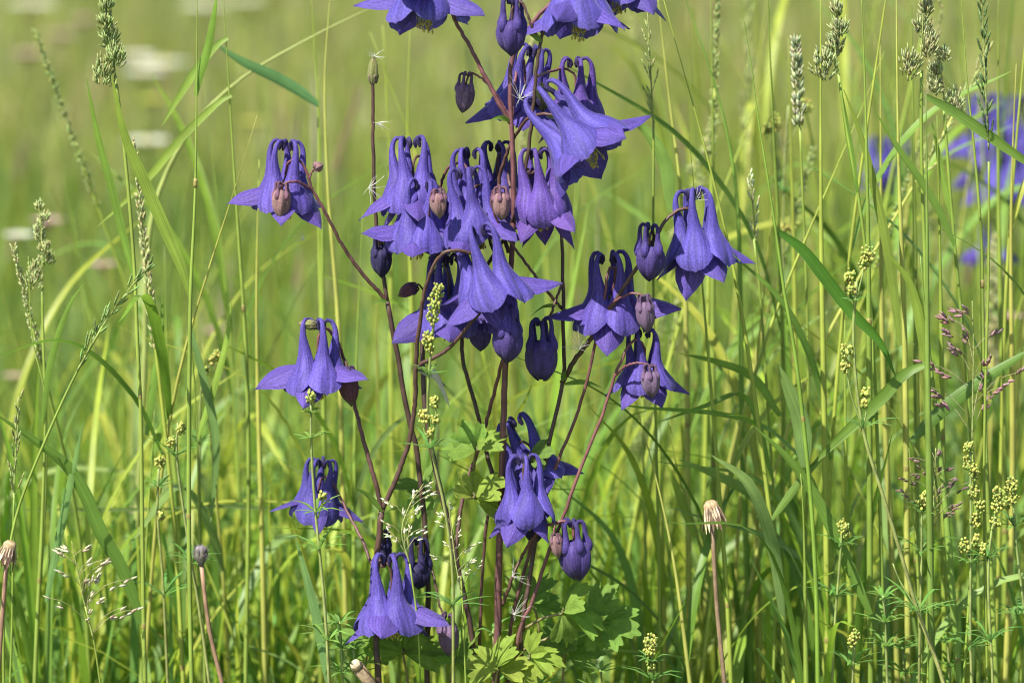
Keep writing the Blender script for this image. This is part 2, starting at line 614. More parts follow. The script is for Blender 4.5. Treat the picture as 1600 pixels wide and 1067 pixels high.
def sepal_mesh(B, o, phi, sc_, elev, curl, length, width, col, rng, roll=0.0):
    nu, nv = 20, 9
    u = np.linspace(0, 1, nu)
    wd = width * np.interp(u, [0, .08, .2, .36, .5, .68, .84, .94, 1], [.16, .22, .50, .88, 1, .86, .48, .17, .015])
    ang = elev + curl * (u ** 1.3)
    ds = length / (nu - 1)
    r = 1.8 + np.concatenate([[0], np.cumsum(np.cos(ang[:-1]) * ds)])
    z = .4 + np.concatenate([[0], np.cumsum(np.sin(ang[:-1]) * ds)])
    vv = np.linspace(-1, 1, nv)
    cup = .28 + .25 * rng.rand()
    tw = (rng.rand() - .5) * 1.1
    bendside = (rng.rand() - .5) * 5
    wav = rng.rand() * 6
    v = np.zeros((nu, nv, 3))
    for j, a in enumerate(vv):
        h = -cup * np.abs(a) ** 1.6 * wd * .5 + .22 * np.exp(-(a / .15) ** 2) + .35 * np.sin(u * 9 + wav) * abs(a) * a
        s_ = a * wd * .5
        ta = tw * u + roll * smooth(0, .25, u)
        s2 = s_ * np.cos(ta) - h * np.sin(ta)
        h2 = s_ * np.sin(ta) + h * np.cos(ta)
        v[:, j, 0] = r - np.sin(ang) * h2
        v[:, j, 1] = s2 + bendside * u ** 2
        v[:, j, 2] = z + np.cos(ang) * h2
    v *= MM * sc_
    cph, sph = math.cos(phi), math.sin(phi)
    W = np.stack([v[:, :, 0] * cph - v[:, :, 1] * sph, v[:, :, 0] * sph + v[:, :, 1] * cph, v[:, :, 2]], 2).reshape(-1, 3) @ B.T + o
    fc = [(i * nv + j, i * nv + j + 1, (i + 1) * nv + j + 1, (i + 1) * nv + j) for i in range(nu - 1) for j in range(nv - 1)]
    uu = np.repeat(u, nv)
    tipk = smooth(.9, 1, uu)[:, None] * .6
    cc = col[None] * (1 - tipk) + np.array([.05, .05, .10])[None] * tipk
    uv = np.stack([uu, np.tile(np.linspace(0, 1, nv), nu), np.full(nu * nv, rng.rand())], 1)
    return MB().add(W, fc, cc, uv)


def flower(plant, px, py, d, axis=(0, .1, -1), spin=0.0, scale=1.0, elev=-22, curl=-18, splay=0.25, hook=0.0, viol=0.0,
           dark=0.0, seplen=29.5, sepwid=15.0, elevs=None, seed=None):
    """axis: x right, y towards the viewer, z up; the mouth of the flower points along it"""
    rng = np.random.RandomState(int(px * 7 + py * 13) % 99991 if seed is None else seed)
    o = P(px, py, d)
    ax = np.array([axis[0], -axis[1], axis[2]], float)
    B = basis(ax, math.radians(spin))
    col = C_BLUE * (1 - viol) + C_VIOL * viol
    col = col * (1 - dark) + C_INDIGO * dark
    mb = MB()
    zs = np.array([[0, 0, 2.0], [0, 0, .8], [0, 0, -1.5], [0, 0, -4], [0, 0, -7.5]]) * MM * scale
    tube(mb, zs @ B.T + o, np.array([.7, 1.9, 2.1, 1.5, .5]) * MM * scale, (.17, .20, .07), nseg=8)
    fl = mb.build('flower', M_STEM, plant, origin=o)
    for i in range(5):
        a = i * 2 * PI / 5 + (rng.rand() - .5) * .12
        c = col * (1 + (rng.rand() - .5) * .14)
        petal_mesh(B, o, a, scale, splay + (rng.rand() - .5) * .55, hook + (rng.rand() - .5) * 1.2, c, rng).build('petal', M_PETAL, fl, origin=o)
        e = (elevs[i] if elevs else elev * .85) + (rng.rand() - .5) * 24
        c2 = (col * .92 + np.array([.012, 0, .0])) * (1 + (rng.rand() - .5) * .16)
        sepal_mesh(B, o, a + PI / 5 + (rng.rand() - .5) * .14, scale, math.radians(e), math.radians(curl + (rng.rand() - .5) * 26),
                   seplen * (1 + (rng.rand() - .5) * .12), sepwid * (1 + (rng.rand() - .5) * .12), c2, rng,
                   roll=.6 * math.cos(a + PI / 5 + math.radians(spin)) * (.4 + .9 * rng.rand())).build('sepal', M_PETAL, fl, origin=o)
    st = MB()
    for k in range(26):
        a = rng.rand() * 2 * PI
        r0 = .8 + rng.rand() * 1.2
        r1 = r0 + rng.rand() * 2.0
        L = 9 + rng.rand() * 5.5
        p = np.array([[r0 * math.cos(a), r0 * math.sin(a), -2.0], [r1 * math.cos(a), r1 * math.sin(a), -2 - L * .6],
                      [r1 * math.cos(a), r1 * math.sin(a), -2 - L]]) * MM * scale
        tube(st, p @ B.T + o, np.array([.16, .14, .14]) * MM, (.45, .47, .26), nseg=3)
        e0 = p[-1]
        pp = np.array([e0, e0 + np.array([0, 0, -.9]) * MM, e0 + np.array([0, 0, -1.8]) * MM])
        tube(st, pp @ B.T + o, np.array([.25, .55, .2]) * MM, (.52, .43, .10), nseg=4)
    st.build('stamens', M_HEAD, fl, origin=o)
    return fl


def bud(plant, px, py, d, L, W, axis=(0, .05, -1), kind='dark', spin=0.0, spur=.40, open_=0.0):
    """closed bud: px,py is its receptacle; L total length and W width in mm; five closed sepals, five hooked spurs"""
    rng = np.random.RandomState(int(px * 5 + py * 17) % 99991)
    o = P(px, py, d)
    ax = np.array([axis[0], -axis[1], axis[2]], float)
    B = basis(ax, math.radians(spin))
    if kind == 'dark':
        c_s, c_p, tipc = np.array([.072, .046, .20]), np.array([.085, .055, .26]), np.array([.02, .015, .05])
    elif kind == 'black':
        c_s, c_p, tipc = np.array([.030, .024, .085]), np.array([.040, .03, .12]), np.array([.015, .012, .04])
    elif kind == 'pink':
        c_s, c_p, tipc = np.array([.30, .17, .17]), np.array([.27, .13, .19]), np.array([.22, .22, .09])
    elif kind == 'mauve':
        c_s, c_p, tipc = np.array([.19, .12, .21]), np.array([.21, .12, .24]), np.array([.10, .08, .10])
    elif kind == 'red':
        c_s, c_p, tipc = np.array([.12, .045, .07]), np.array([.10, .05, .13]), np.array([.13, .14, .05])
    else:
        c_s, c_p, tipc = np.array([.25, .26, .09]), np.array([.25, .20, .12]), np.array([.30, .20, .14])
    body = L * (1 - spur)
    up = L * spur
    mb = MB()
    zs = np.array([[0, 0, up * .12], [0, 0, 0], [0, 0, -body * .35], [0, 0, -body * .75], [0, 0, -body * .93]]) * MM
    tube(mb, zs @ B.T + o, np.array([.7, W * .22, W * .36, W * .24, .3]) * MM, c_s * .8, nseg=10)
    bd = mb.build('bud', M_PETAL, plant, origin=o)
    nu, nv = 16, 9
    u = np.linspace(0, 1, nu)
    prof = np.interp(u, [0, .08, .2, .36, .52, .68, .82, .93, 1], [.27, .37, .45, .48, .46, .40, .29, .15, .02]) * W * .95
    for i in range(5):
        a0 = (i + .5) * 2 * PI / 5
        half = PI / 5 * 1.12
        v = np.zeros((nu, nv, 3))
        for j, aa in enumerate(np.linspace(-1, 1, nv)):
            ang = a0 + aa * half * np.interp(u, [0, .12, .8, 1], [.62, 1, 1, .9])
            rr = prof * (1 + .13 * math.exp(-(aa / .2) ** 2) - .16 * abs(aa) ** 3) + open_ * u ** 2 * W * .25
            v[:, j, 0] = rr * np.cos(ang)
            v[:, j, 1] = rr * np.sin(ang)
            v[:, j, 2] = body * .06 - u * body * (1.0 + .03 * math.sin(i * 2.3))
        Wd = (v.reshape(-1, 3) * MM) @ B.T + o
        fc = [(p * nv + q, p * nv + q + 1, (p + 1) * nv + q + 1, (p + 1) * nv + q) for p in range(nu - 1) for q in range(nv - 1)]
        ur = np.repeat(u, nv)[:, None]
        cc = c_s * (1 + (rng.rand() - .5) * .2)
        k = smooth(.72, 1, ur) * .8
        cc = cc[None] * (1 - k) + tipc[None] * k
        uv = np.stack([ur[:, 0], np.tile(np.linspace(0, 1, nv), nu), np.full(nu * nv, rng.rand())], 1)
        MB().add(Wd, fc, cc, uv).build('sepal', M_PETAL, bd, origin=o)
    for i in range(5):
        a0 = i * 2 * PI / 5 + (rng.rand() - .5) * .2
        r = W * .33
        k = 1 + (rng.rand() - .5) * .22
        pr = np.array([(r * 1.05, -body * .30), (r * 1.12, -body * .08), (r * .98, up * .30 * k), (r * .98, up * .68 * k), (r * .88, up * .92 * k),
                       (r * .58, up * 1.0 * k), (r * .34, up * .88 * k), (r * .34, up * .74 * k)])
        pts = np.stack([pr[:, 0] * math.cos(a0), pr[:, 0] * math.sin(a0), pr[:, 1]], 1)
        m = MB()
        tube(m, (crom(pts, 22) * MM) @ B.T + o, np.array([.02, .14, .155, .12, .085, .075, .065, .06, .07, .05]) * W * MM, c_p * 1.05, nseg=8, col2=c_p * .45)
        m.build('spur', M_PETAL, bd, origin=o)
    return bd


C_STEM = (.085, .043, .034)
C_STEMD = (.060, .036, .026)
C_PINK = (.155, .060, .064)
C_SGREEN = (.17, .15, .055)


def stem(plant, pts, r0, r1, c0=C_STEM, c1=None, n=None, ground=None, name='stem'):
    w_ = [P(*q) for q in pts]
    if ground is not None:
        g = np.array([ground[0], ground[1], -.01])
        w_ = [g, g * .55 + w_[0] * .45 + np.array([0, 0, -.01])] + w_
    mb = MB()
    n = n or max(10, 6 * len(w_))
    path = crom(w_, n)
    path[1:-1] += (NR.rand(len(path) - 2, 3) - .5) * .0005
    tube(mb, path, np.array([r0, r1]) * MM, jit(c0, .1), nseg=8, col2=jit(c1 or c0, .1))
    return mb.build(name, M_STEM, plant, origin=w_[0])


def leaflet(mb, o, direction, normal, size, col, lobes=3, seed=0, droop=.3):
    rng = np.random.RandomState(seed)
    d = np.asarray(direction, float); d /= np.linalg.norm(d)
    nn = np.asarray(normal, float); nn = nn - (nn @ d) * d; nn /= np.linalg.norm(nn)
    s = np.cross(nn, d)
    nt_, nr_ = 41, 7
    th = np.linspace(-1.15, 1.15, nt_)
    q = th / 1.15
    lob = .70 + .30 * np.abs(np.cos(q * PI * 1.5)) ** .6
    lob *= 1 - .10 * np.abs(np.sin(q * PI * 1.5 * 3)) ** 3
    lob *= np.interp(np.abs(q), [0, .5, .8, 1], [1, .97, .88, .55])
    lob *= 1 + (rng.rand(nt_) - .5) * .04
    v = []; uv = []
    ph = rng.rand() * 6
    for i in range(nr_):
        f = i / (nr_ - 1)
        for j in range(nt_):
            r = lob[j] * f
            x = r * math.cos(th[j]); y = r * math.sin(th[j]) * .92
            z = .10 * abs(math.sin(q[j] * PI * 1.5)) * f - droop * x * x * .55 + .05 * math.sin(4 * x + ph) * math.cos(3 * y + ph) - .18 * abs(y) ** 1.5 * droop
            v.append(o + size * (d * x + s * y + nn * z))
            uv.append((f, (q[j] + 1) / 2, rng.rand() * .01))
    f_ = [(i * nt_ + j, i * nt_ + j + 1, (i + 1) * nt_ + j + 1, (i + 1) * nt_ + j) for i in range(nr_ - 1) for j in range(nt_ - 1)]
    mb.add(v, f_, jit(col, .12), uv)


def col_leaf(plant, stemline, leafs, col=(.115, .205, .05), r=.8):
    """a compound leaf: petiole (the leaf mesh) with leaflets as sub-parts; leafs = (px,py,d, dirx,dirz, size mm, facing)"""
    mb = MB()
    w_ = [P(*q) for q in stemline]
    tube(mb, crom(w_, 14), np.array([r, r * .7]) * MM, (.20, .17, .07), nseg=6)
    lf = mb.build('leaf', M_STEM, plant, origin=w_[0])
    end = w_[-1]
    for k, (px, py, d, dx, dz, size, face) in enumerate(leafs):
        o = P(px, py, d)
        m = MB()
        if np.linalg.norm(o - end) > .002:
            tube(m, crom([end, (end + o) / 2 + np.array([0, 0, .002]), o], 6), np.array([.6, .5]) * MM, (.20, .20, .08), nseg=5)
        nrm = np.array([face * .4 - .3, -.6 + .35 * math.sin(k * 2.1 + px), .9])
        leaflet(m, o, (dx, -.25 + .35 * math.sin(k * 1.7 + py), dz), nrm, size * MM, col, seed=int(px + py) + k, droop=.35 + .25 * math.sin(k + px))
        m.build('leaflet', M_LEAF, lf, origin=o)
    return lf


pl = thing('columbine_plant', (-.02, .01, 0), 'tall branching columbine with many nodding violet-blue flowers on reddish stems', 'columbine')

# --- stems (photo pixels and depth in mm); parents of the flowers
GB = [(-.055, .0), (-.035, .015), (-.015, .012), (0.0, .005), (.008, -.008), (.012, .012), (.02, -.012)]
stem(pl, [(592, 1067, -10), (588, 1010, -8), (586, 940, 0), (590, 860, 0), (597, 795, 0)], 1.9, 1.55, C_STEMD, C_STEM, ground=GB[0])
stem(pl, [(597, 796, 0), (583, 740, 0), (567, 685, 2), (556, 640, 6), (547, 600, 11), (537, 560, 11), (524, 528, 7), (508, 513, 1), (499, 522, 0), (497, 566, 0)], 1.25, .65, C_STEM, C_PINK)
stem(pl, [(597, 796, 0), (620, 745, 0), (640, 685, -2), (649, 620, -5), (650, 573, -8), (655, 510, -14), (665, 450, -20), (682, 408, -24), (698, 393, -26), (716, 391, -25), (738, 398, -22), (754, 415, -20), (762, 428, -20)], 1.35, .8, C_STEM, C_STEM)
stem(pl, [(650, 573, -8), (700, 545, -14), (735, 505, -20), (760, 480, -24), (778, 475, -26), (790, 485, -26), (793, 512, -26)], 1.0, .7)
stem(pl, [(668, 1067, 15), (668, 980, 15), (668, 880, 12), (660, 780, 12), (650, 700, 12), (636, 640, 12), (622, 560, 12), (605, 470, 12)], 1.7, 1.25, C_STEMD, C_STEMD, ground=GB[1])
stem(pl, [(605, 470, 12), (560, 420, 8), (530, 375, 4), (505, 325, 0), (488, 297, 0), (480, 272, 0), (470, 253, 0), (460, 249, 0), (450, 256, 2), (445, 285, 4)], 1.0, .62, C_STEM, C_PINK)
stem(pl, [(605, 470, 12), (592, 390, 16), (585, 310, 16), (583, 220, 16), (583, 125, 16)], 1.05, .85, C_STEMD, C_STEM)
stem(pl, [(488, 298, 0), (470, 286, -6), (455, 284, -11), (444, 288, -13), (440, 297, -13)], .7, .55, C_PINK, C_PINK)
stem(pl, [(738, 1000, 5), (725, 930, 5), (708, 850, 6), (690, 770, 8), (672, 690, 10), (662, 610, 14), (660, 540, 20), (664, 470, 24), (672, 420, 26), (685, 385, 28)], 1.7, 1.2, C_STEM, C_STEMD, ground=GB[2])
stem(pl, [(685, 385, 28), (692, 335, 22), (676, 304, 12), (663, 300, 5), (656, 312, 1), (654, 347, 0)], .9, .6)
stem(pl, [(685, 385, 28), (683, 300, 26), (668, 255, 20), (654, 243, 16), (646, 252, 12), (644, 283, 12)], .9, .6)
stem(pl, [(685, 385, 28), (686, 330, 30), (693, 275, 28), (708, 257, 25), (725, 257, 21), (733, 272, 19), (736, 298, 18)], .9, .65, C_STEM, C_PINK)
stem(pl, [(798, 430, 2), (770, 390, 14), (757, 330, 12), (752, 293, 8), (745, 290, 3), (738, 302, 0), (738, 330, -3)], .9, .6)
stem(pl, [(803, 330, 3), (793, 270, 20), (785, 240, 26), (778, 245, 28), (777, 283, 28)], .9, .6)
stem(pl, [(775, 1067, 0), (777, 1000, 0), (780, 880, 0), (786, 700, 0), (788, 600, 0), (793, 520, 0), (798, 430, 0), (803, 330, 0), (800, 220, 0), (797, 150, 2), (798, 105, 4), (805, 75, 5), (822, 50, 5), (845, 20, 4), (866, 0, 4), (890, -45, 4)], 2.5, 1.0, (.112, .050, .047), C_PINK, n=110, ground=GB[3])
stem(pl, [(797, 192, 1), (760, 125, 0), (735, 75, 0), (715, 40, 0), (700, 5, 0), (690, -30, 0), (674, -50, 0), (664, -45, 0), (663, -14, 0)], 1.2, .7, C_PINK, C_PINK)
stem(pl, [(796, 182, 2), (768, 138, 6), (747, 119, 9), (734, 115, 9), (728, 132, 9)], .7, .5, C_PINK, C_PINK)
stem(pl, [(783, 815, 3), (769, 740, 14), (757, 695, 18), (745, 640, 20), (732, 598, 22), (722, 550, 24), (725, 500, 28), (745, 440, 26), (770, 400, 20), (785, 378, 15), (805, 335, -4), (818, 280, -9), (826, 230, -10), (834, 160, -10), (838, 110, -10), (846, 62, -10), (858, 20, -10), (870, -15, -10), (890, -48, -8), (901, -40, -7), (903, -2, -6)], 1.15, .8, C_STEMD, C_STEMD, n=130)
stem(pl, [(845, 66, -10), (832, 45, -12), (822, 18, -12), (812, 2, -11), (803, 6, -10), (799, 34, -10)], .75, .55)
stem(pl, [(712, 862, 6), (723, 780, 14), (739, 726, 18), (750, 695, 19), (766, 636, 15), (782, 576, 8), (792, 535, 3)], 1.05, .9, C_STEM, C_PINK)
stem(pl, [(815, 1000, -8), (820, 950, -8), (836, 850, -4), (850, 740, 0), (865, 660, 2), (880, 595, 4), (880, 500, 4), (878, 370, 6), (872, 300, 6), (862, 235, 6), (852, 190, 4), (847, 165, 4)], 1.7, .75, C_STEM, C_STEMD, n=80, ground=GB[4])
stem(pl, [(878, 598, 4), (900, 560, 0), (935, 515, -5), (965, 465, -8), (990, 425, -9), (1008, 398, -8), (1025, 370, -6), (1040, 345, -4), (1058, 330, -2), (1076, 326, -1), (1087, 338, 0), (1091, 364, 0)], 1.35, .75, C_STEMD, C_STEM)
stem(pl, [(1022, 374, -7), (1020, 363, -10), (1016, 366, -13), (1015, 384, -14)], .7, .6)
stem(pl, [(878, 482, 5), (855, 455, 0), (828, 420, -5), (787, 363, -12), (771, 331, -16), (768, 306, -18), (776, 292, -19), (783, 302, -19)], .85, .5, C_STEM, C_PINK)
stem(pl, [(795, 395, 6), (780, 350, 8), (779, 290, 10), (789, 247, 6), (808, 208, 0), (822, 188, -8), (838, 180, -14), (860, 179, -18), (880, 190, -18), (890, 203, -16)], 1.1, .7, C_STEM, C_STEM)
stem(pl, [(795, 1010, 6), (825, 870, 5), (856, 768, 2), (872, 720, 0), (904, 640, 0), (925, 560, -2), (940, 495, -4), (947, 450, -4), (951, 422, -3), (959, 415, 0), (962, 428, 3), (955, 465, 5)], 1.25, .7, C_STEM, C_PINK, ground=GB[5])
stem(pl, [(941, 492, -4), (962, 470, -9), (985, 459, -13), (1000, 460, -15), (1007, 472, -15)], .7, .5, C_PINK, C_PINK)
stem(pl, [(808, 1005, -12), (836, 928, -10), (856, 864, -10), (880, 808, -8), (896, 760, -8), (920, 700, -8), (944, 640, -8), (958, 595, -8), (972, 560, -8), (982, 540, -6), (995, 529, -3), (1006, 540, 0), (1007, 570, 4)], 1.4, .7, C_STEM, C_PINK, ground=GB[6])
stem(pl, [(961, 587, -8), (980, 571, -13), (1000, 567, -16), (1012, 570, -17), (1016, 580, -17)], .7, .5, C_PINK, C_PINK)
stem(pl, [(785, 945, 0), (812, 876, -6), (838, 834, -12), (858, 820, -15), (880, 814, -16), (893, 822, -16), (897, 842, -16)], .95, .65, C_STEM, C_PINK)
stem(pl, [(850, 745, 2), (842, 722, -4), (830, 712, -9), (820, 722, -11), (819, 772, -11)], .8, .6)
stem(pl, [(856, 735, 4), (835, 705, 12), (818, 690, 13), (808, 694, 13), (822, 712, 13)], .8, .6)
stem(pl, [(590, 865, 0), (598, 885, -8), (606, 880, -13), (611, 892, -14), (611, 935, -14)], .8, .6)
stem(pl, [(588, 900, 2), (567, 847, 12), (543, 799, 24), (524, 762, 30), (512, 744, 32), (503, 746, 32), (497, 772, 32)], .9, .6, C_STEM, C_PINK)
stem(pl, [(668, 870, 12), (678, 900, 6), (687, 945, 2), (693, 960, 0), (699, 975, -2)], .65, .5)
stem(pl, [(667, 860, 13), (662, 844, 10), (655, 848, 8), (654, 880, 8)], .65, .5)
stem(pl, [(591, 850, 3), (596, 832, 8), (601, 830, 11), (601, 850, 12)], .6, .5)
stem(pl, [(748, 1067, 10), (750, 980, 10), (754, 880, 10), (764, 800, 8), (785, 730, 4)], 1.0, .8, C_PINK, C_STEM, ground=(-.01, .02))
stem(pl, [(690, 400, 26), (640, 385, 18), (612, 366, 12), (600, 368, 9), (596, 384, 9)], .7, .5)
stem(pl, [(537, 562, 11), (541, 566, 4), (541, 575, -2), (543, 583, -4)], .7, .5)
stem(pl, [(508, 514, 1), (500, 508, 0), (492, 508, 0)], .5, .45)
stem(pl, [(483, 281, 0), (487, 270, -1), (493, 262, -2)], .5, .45, C_PINK, C_PINK)
stem(pl, [(664, 460, 24), (655, 445, 16), (648, 448, 8)], .5, .45)
stem(pl, [(757, 470, 24), (752, 488, 6), (749, 505, 4)], .6, .5)
stem(pl, [(838, 840, -4), (836, 806, 2), (832, 800, 6), (834, 812, 8)], .6, .5)
stem(pl, [(880, 440, 4), (868, 470, 0), (858, 497, -6), (848, 500, -10), (846, 530, -10)], .7, .55)
stem(pl, [(803, 330, 0), (815, 300, -6), (832, 270, -8), (842, 268, -10), (846, 300, -10)], .8, .6)
stem(pl, [(838, 120, -8), (860, 112, 20), (885, 108, 30), (898, 118, 32), (900, 152, 32)], .8, .6, C_PINK, C_PINK)
stem(pl, [(799, 200, 2), (806, 120, 20), (812, 92, 28), (818, 95, 30), (820, 140, 30)], .8, .6, C_PINK, C_PINK)
stem(pl, [(672, 430, 26), (690, 415, 20), (700, 425, 14), (702, 468, 10)], .8, .6)

# --- open flowers
flower(pl, 445, 286, 4, axis=(-.05, .10, -1), spin=160, scale=.98, elevs=[-18, -40, -42, -20, -20], curl=-22, viol=.25)
flower(pl, 497, 568, 0, axis=(.02, .16, -1), spin=150, scale=1.03, elevs=[-8, -30, -14, -20, -24], curl=-12, splay=.4, viol=.15)
flower(pl, 497, 774, 32, axis=(-.12, .05, -1), spin=165, scale=.88, elev=-20, curl=-20, splay=.2, dark=.25, sepwid=11)
flower(pl, 644, 285, 12, axis=(.05, .2, -1), spin=100, scale=1.05, elev=-42, curl=-25, splay=.15, viol=.2)
flower(pl, 654, 349, 0, axis=(-.05, .14, -1), spin=158, scale=1.0, elevs=[-14, -34, -26, -30, -30], curl=-12, splay=.35, viol=.1)
flower(pl, 736, 300, 18, axis=(.05, .1, -1), spin=30, scale=1.0, elev=-30, splay=.2, viol=.2)
flower(pl, 738, 332, -3, axis=(.16, .12, -1), spin=60, scale=1.03, elev=-36, curl=-14, splay=.2, viol=.1)
flower(pl, 777, 285, 28, axis=(.0, .05, -1), spin=10, scale=.95, elev=-40, splay=.05, viol=.3, dark=.45)  # flower at the back: dark paints its shade into the petal colour
flower(pl, 762, 430, -20, axis=(.26, .16, -1), spin=324, scale=1.16, elevs=[-34, -15, -25, -30, -60], curl=-8, splay=.35, viol=.05)
flower(pl, 702, 470, 10, axis=(.0, .05, -1), spin=20, scale=1.12, elev=-38, curl=-10, splay=.3, dark=.15, viol=.1)  # shaded flower behind; dark puts that shade into its colour
flower(pl, 846, 302, -10, axis=(.10, .1, -1), spin=50, scale=1.02, elev=-58, curl=-20, splay=-.2, viol=.65, sepwid=12)
flower(pl, 903, 0, -6, axis=(.0, .22, -1), spin=140, scale=1.12, elev=-24, curl=-20, splay=.4)
flower(pl, 663, -12, 0, axis=(.05, .22, -1), spin=150, scale=1.12, elev=-12, curl=-16, splay=.5)
flower(pl, 972, -38, 25, axis=(-.1, .15, -1), spin=60, scale=1.05, elev=-26)
stem(pl, [(890, -45, 4), (940, -85, 20), (965, -90, 25), (972, -40, 25)], .8, .6)
flower(pl, 820, 142, 30, axis=(-.2, .05, -1), spin=20, scale=1.05, elev=-30, curl=-10, splay=.2, viol=.1)
flower(pl, 900, 155, 32, axis=(.0, .05, -1), spin=70, scale=.95, elev=-50, splay=.0, viol=.75, dark=.1)
flower(pl, 893, 206, -16, axis=(.66, .30, -.75), spin=190, scale=1.22, elev=-30, curl=-10, splay=.4)
flower(pl, 1091, 368, 0, axis=(.12, .10, -1), spin=328, scale=1.08, elevs=[-20, -20, -35, -55, -42], curl=-12, splay=.25)
flower(pl, 954, 468, 5, axis=(.0, .04, -1), spin=154, scale=1.10, elevs=[-24, -42, -8, -30, -30], curl=-12, splay=.3, viol=.2)
flower(pl, 1007, 572, 4, axis=(.05, .05, -1), spin=330, scale=.86, elevs=[-24, -25, -40, -50, -38], curl=-6, splay=.5, viol=.2)
flower(pl, 819, 775, -11, axis=(.06, .10, -1), spin=70, scale=.96, elev=-52, curl=-12, splay=.2, viol=.1)
flower(pl, 824, 715, 13, axis=(.42, .10, -1), spin=320, scale=1.0, elev=-30, curl=-12, splay=.3, dark=.1)
flower(pl, 611, 938, -14, axis=(.02, .14, -1), spin=152, scale=1.08, elevs=[-38, -32, -8, -35, -35], curl=-8, splay=.45, viol=.12)

# --- buds
bud(pl, 799, 36, -10, 28, 15, kind='dark', spin=10)
bud(pl, 727, 134, 9, 20, 10, axis=(-.1, .05, -1), kind='mauve', spin=40, spur=.3)
bud(pl, 596, 390, 9, 21, 11, kind='black', spin=15, spur=.3)  # near-black tone paints in the shade of the flower above
bud(pl, 793, 514, -26, 29, 15.5, kind='dark', spin=20)
bud(pl, 846, 536, -10, 31, 16, axis=(.03, .05, -1), kind='dark', spin=60, open_=.5, spur=.38)
bud(pl, 1015, 388, -14, 28, 15, axis=(.0, .08, -1), kind='dark', spin=30)
bud(pl, 898, 848, -16, 31, 17, axis=(.10, .1, -1), kind='dark', spin=75, spur=.36)
bud(pl, 654, 882, 8, 26, 14, kind='black', spin=5, spur=.5)
bud(pl, 601, 850, 12, 17, 7.5, kind='black', spin=20, spur=.4)
bud(pl, 749, 508, 4, 17, 11.5, axis=(.05, .05, -1), kind='dark', spin=20, spur=.2)
bud(pl, 834, 815, 8, 15, 10, kind='black', spin=20, spur=.2)
bud(pl, 440, 299, -13, 18.5, 9.5, axis=(-.05, .05, -1), kind='pink', spin=25, spur=.22)
bud(pl, 685, 304, -22, 14.5, 8.5, axis=(.05, .05, -1), kind='pink', spin=5, spur=.16)
stem(pl, [(668, 385, 10), (672, 320, -14), (678, 296, -20), (685, 304, -22)], .6, .5, C_STEM, C_PINK)
bud(pl, 783, 304, -19, 17, 9.5, axis=(.03, .05, -1), kind='pink', spin=45, spur=.22)
bud(pl, 1007, 474, -15, 19, 9.5, axis=(.10, .05, -1), kind='mauve', spin=15, spur=.2)
bud(pl, 1016, 582, -17, 17, 9.5, axis=(.08, .05, -1), kind='mauve', spin=55, spur=.22)
bud(pl, 699, 978, -2, 22, 11, axis=(.05, .08, -1), kind='mauve', spin=35, spur=.28)
bud(pl, 543, 584, -4, 20, 10.5, axis=(.12, .05, -1), kind='red', spin=10, spur=.15)
bud(pl, 492, 508, 0, 9.5, 5, axis=(-1, .1, .12), kind='green', spin=0, spur=.1)
bud(pl, 648, 448, 8, 11, 7, axis=(-.9, .1, -.5), kind='red', spin=0, spur=.1)
bud(pl, 827, 269, -8, 6, 4, axis=(-1, .1, .1), kind='pink', spin=0, spur=.1)
bud(pl, 847, 168, 4, 14, 6.5, axis=(-.03, 0, 1), kind='green', spin=0, spur=.05)
bud(pl, 583, 128, 16, 14, 5.5, axis=(.02, 0, 1), kind='green', spin=0, spur=.05)
bud(pl, 493, 262, -2, 5, 5.5, axis=(.9, .2, .4), kind='pink', spin=0, spur=.1)
bud(pl, 868, 838, -20, 13, 6.5, axis=(.12, .05, -1), kind='pink', spin=0, spur=.1)
stem(pl, [(872, 817, -16), (866, 824, -19), (867, 838, -20)], .4, .4, C_PINK, C_PINK)

# --- leaves
LG1 = (.19, .30, .05)
LG2 = (.165, .27, .05)
LG3 = (.25, .34, .05)
col_leaf(pl, [(740, 735, 18), (742, 715, 10), (744, 705, 2)], [(744, 705, 0, -1, .25, 17, .2), (746, 704, -2, .9, .55, 17, -.3), (742, 703, 4, -.35, .9, 16, .1)], LG1)
col_leaf(pl, [(727, 775, 14), (735, 778, 4), (742, 776, -4)], [(744, 776, -4, .75, .62, 19, .1), (742, 780, -2, .95, -.1, 17, -.2), (738, 776, 4, -.4, .8, 15, .1)], LG3)
col_leaf(pl, [(690, 770, 10), (672, 768, 20), (660, 766, 26)], [(660, 766, 26, -.8, .3, 16, .1), (660, 762, 28, .2, .9, 15, 0), (664, 768, 24, -.3, -.7, 14, .2)], LG2)
col_leaf(pl, [(822, 980, 0), (850, 965, -4), (880, 958, -6)], [(882, 957, -6, .95, -.18, 23, .1), (880, 953, -4, .5, .8, 21, -.1), (878, 960, -8, .35, -.9, 17, .1)], LG1)
col_leaf(pl, [(818, 1015, 4), (870, 990, 6), (922, 966, 8)], [(940, 972, 8, .98, -.12, 22, .1), (928, 962, 10, .5, .8, 20, .2), (925, 972, 4, .5, -.8, 17, 0)], LG2)
col_leaf(pl, [(800, 1040, -8), (815, 1032, -12), (828, 1028, -14)], [(830, 1027, -14, .97, .0, 17, 0), (826, 1022, -12, .4, .9, 15, 0), (824, 1032, -14, .2, -.95, 14, 0)], LG3)
col_leaf(pl, [(640, 1090, 10), (635, 1050, 8), (630, 1022, 6)], [(628, 1020, 6, -.9, .4, 21, .3), (632, 1016, 8, .3, .95, 22, 0), (634, 1022, 4, .9, .2, 21, -.2)], LG1)
col_leaf(pl, [(700, 1100, 16), (705, 1055, 14), (712, 1030, 12)], [(712, 1030, 12, -.8, .5, 20, .2), (714, 1028, 12, .5, .85, 21, 0), (716, 1034, 10, .95, .0, 19, -.2)], LG1)
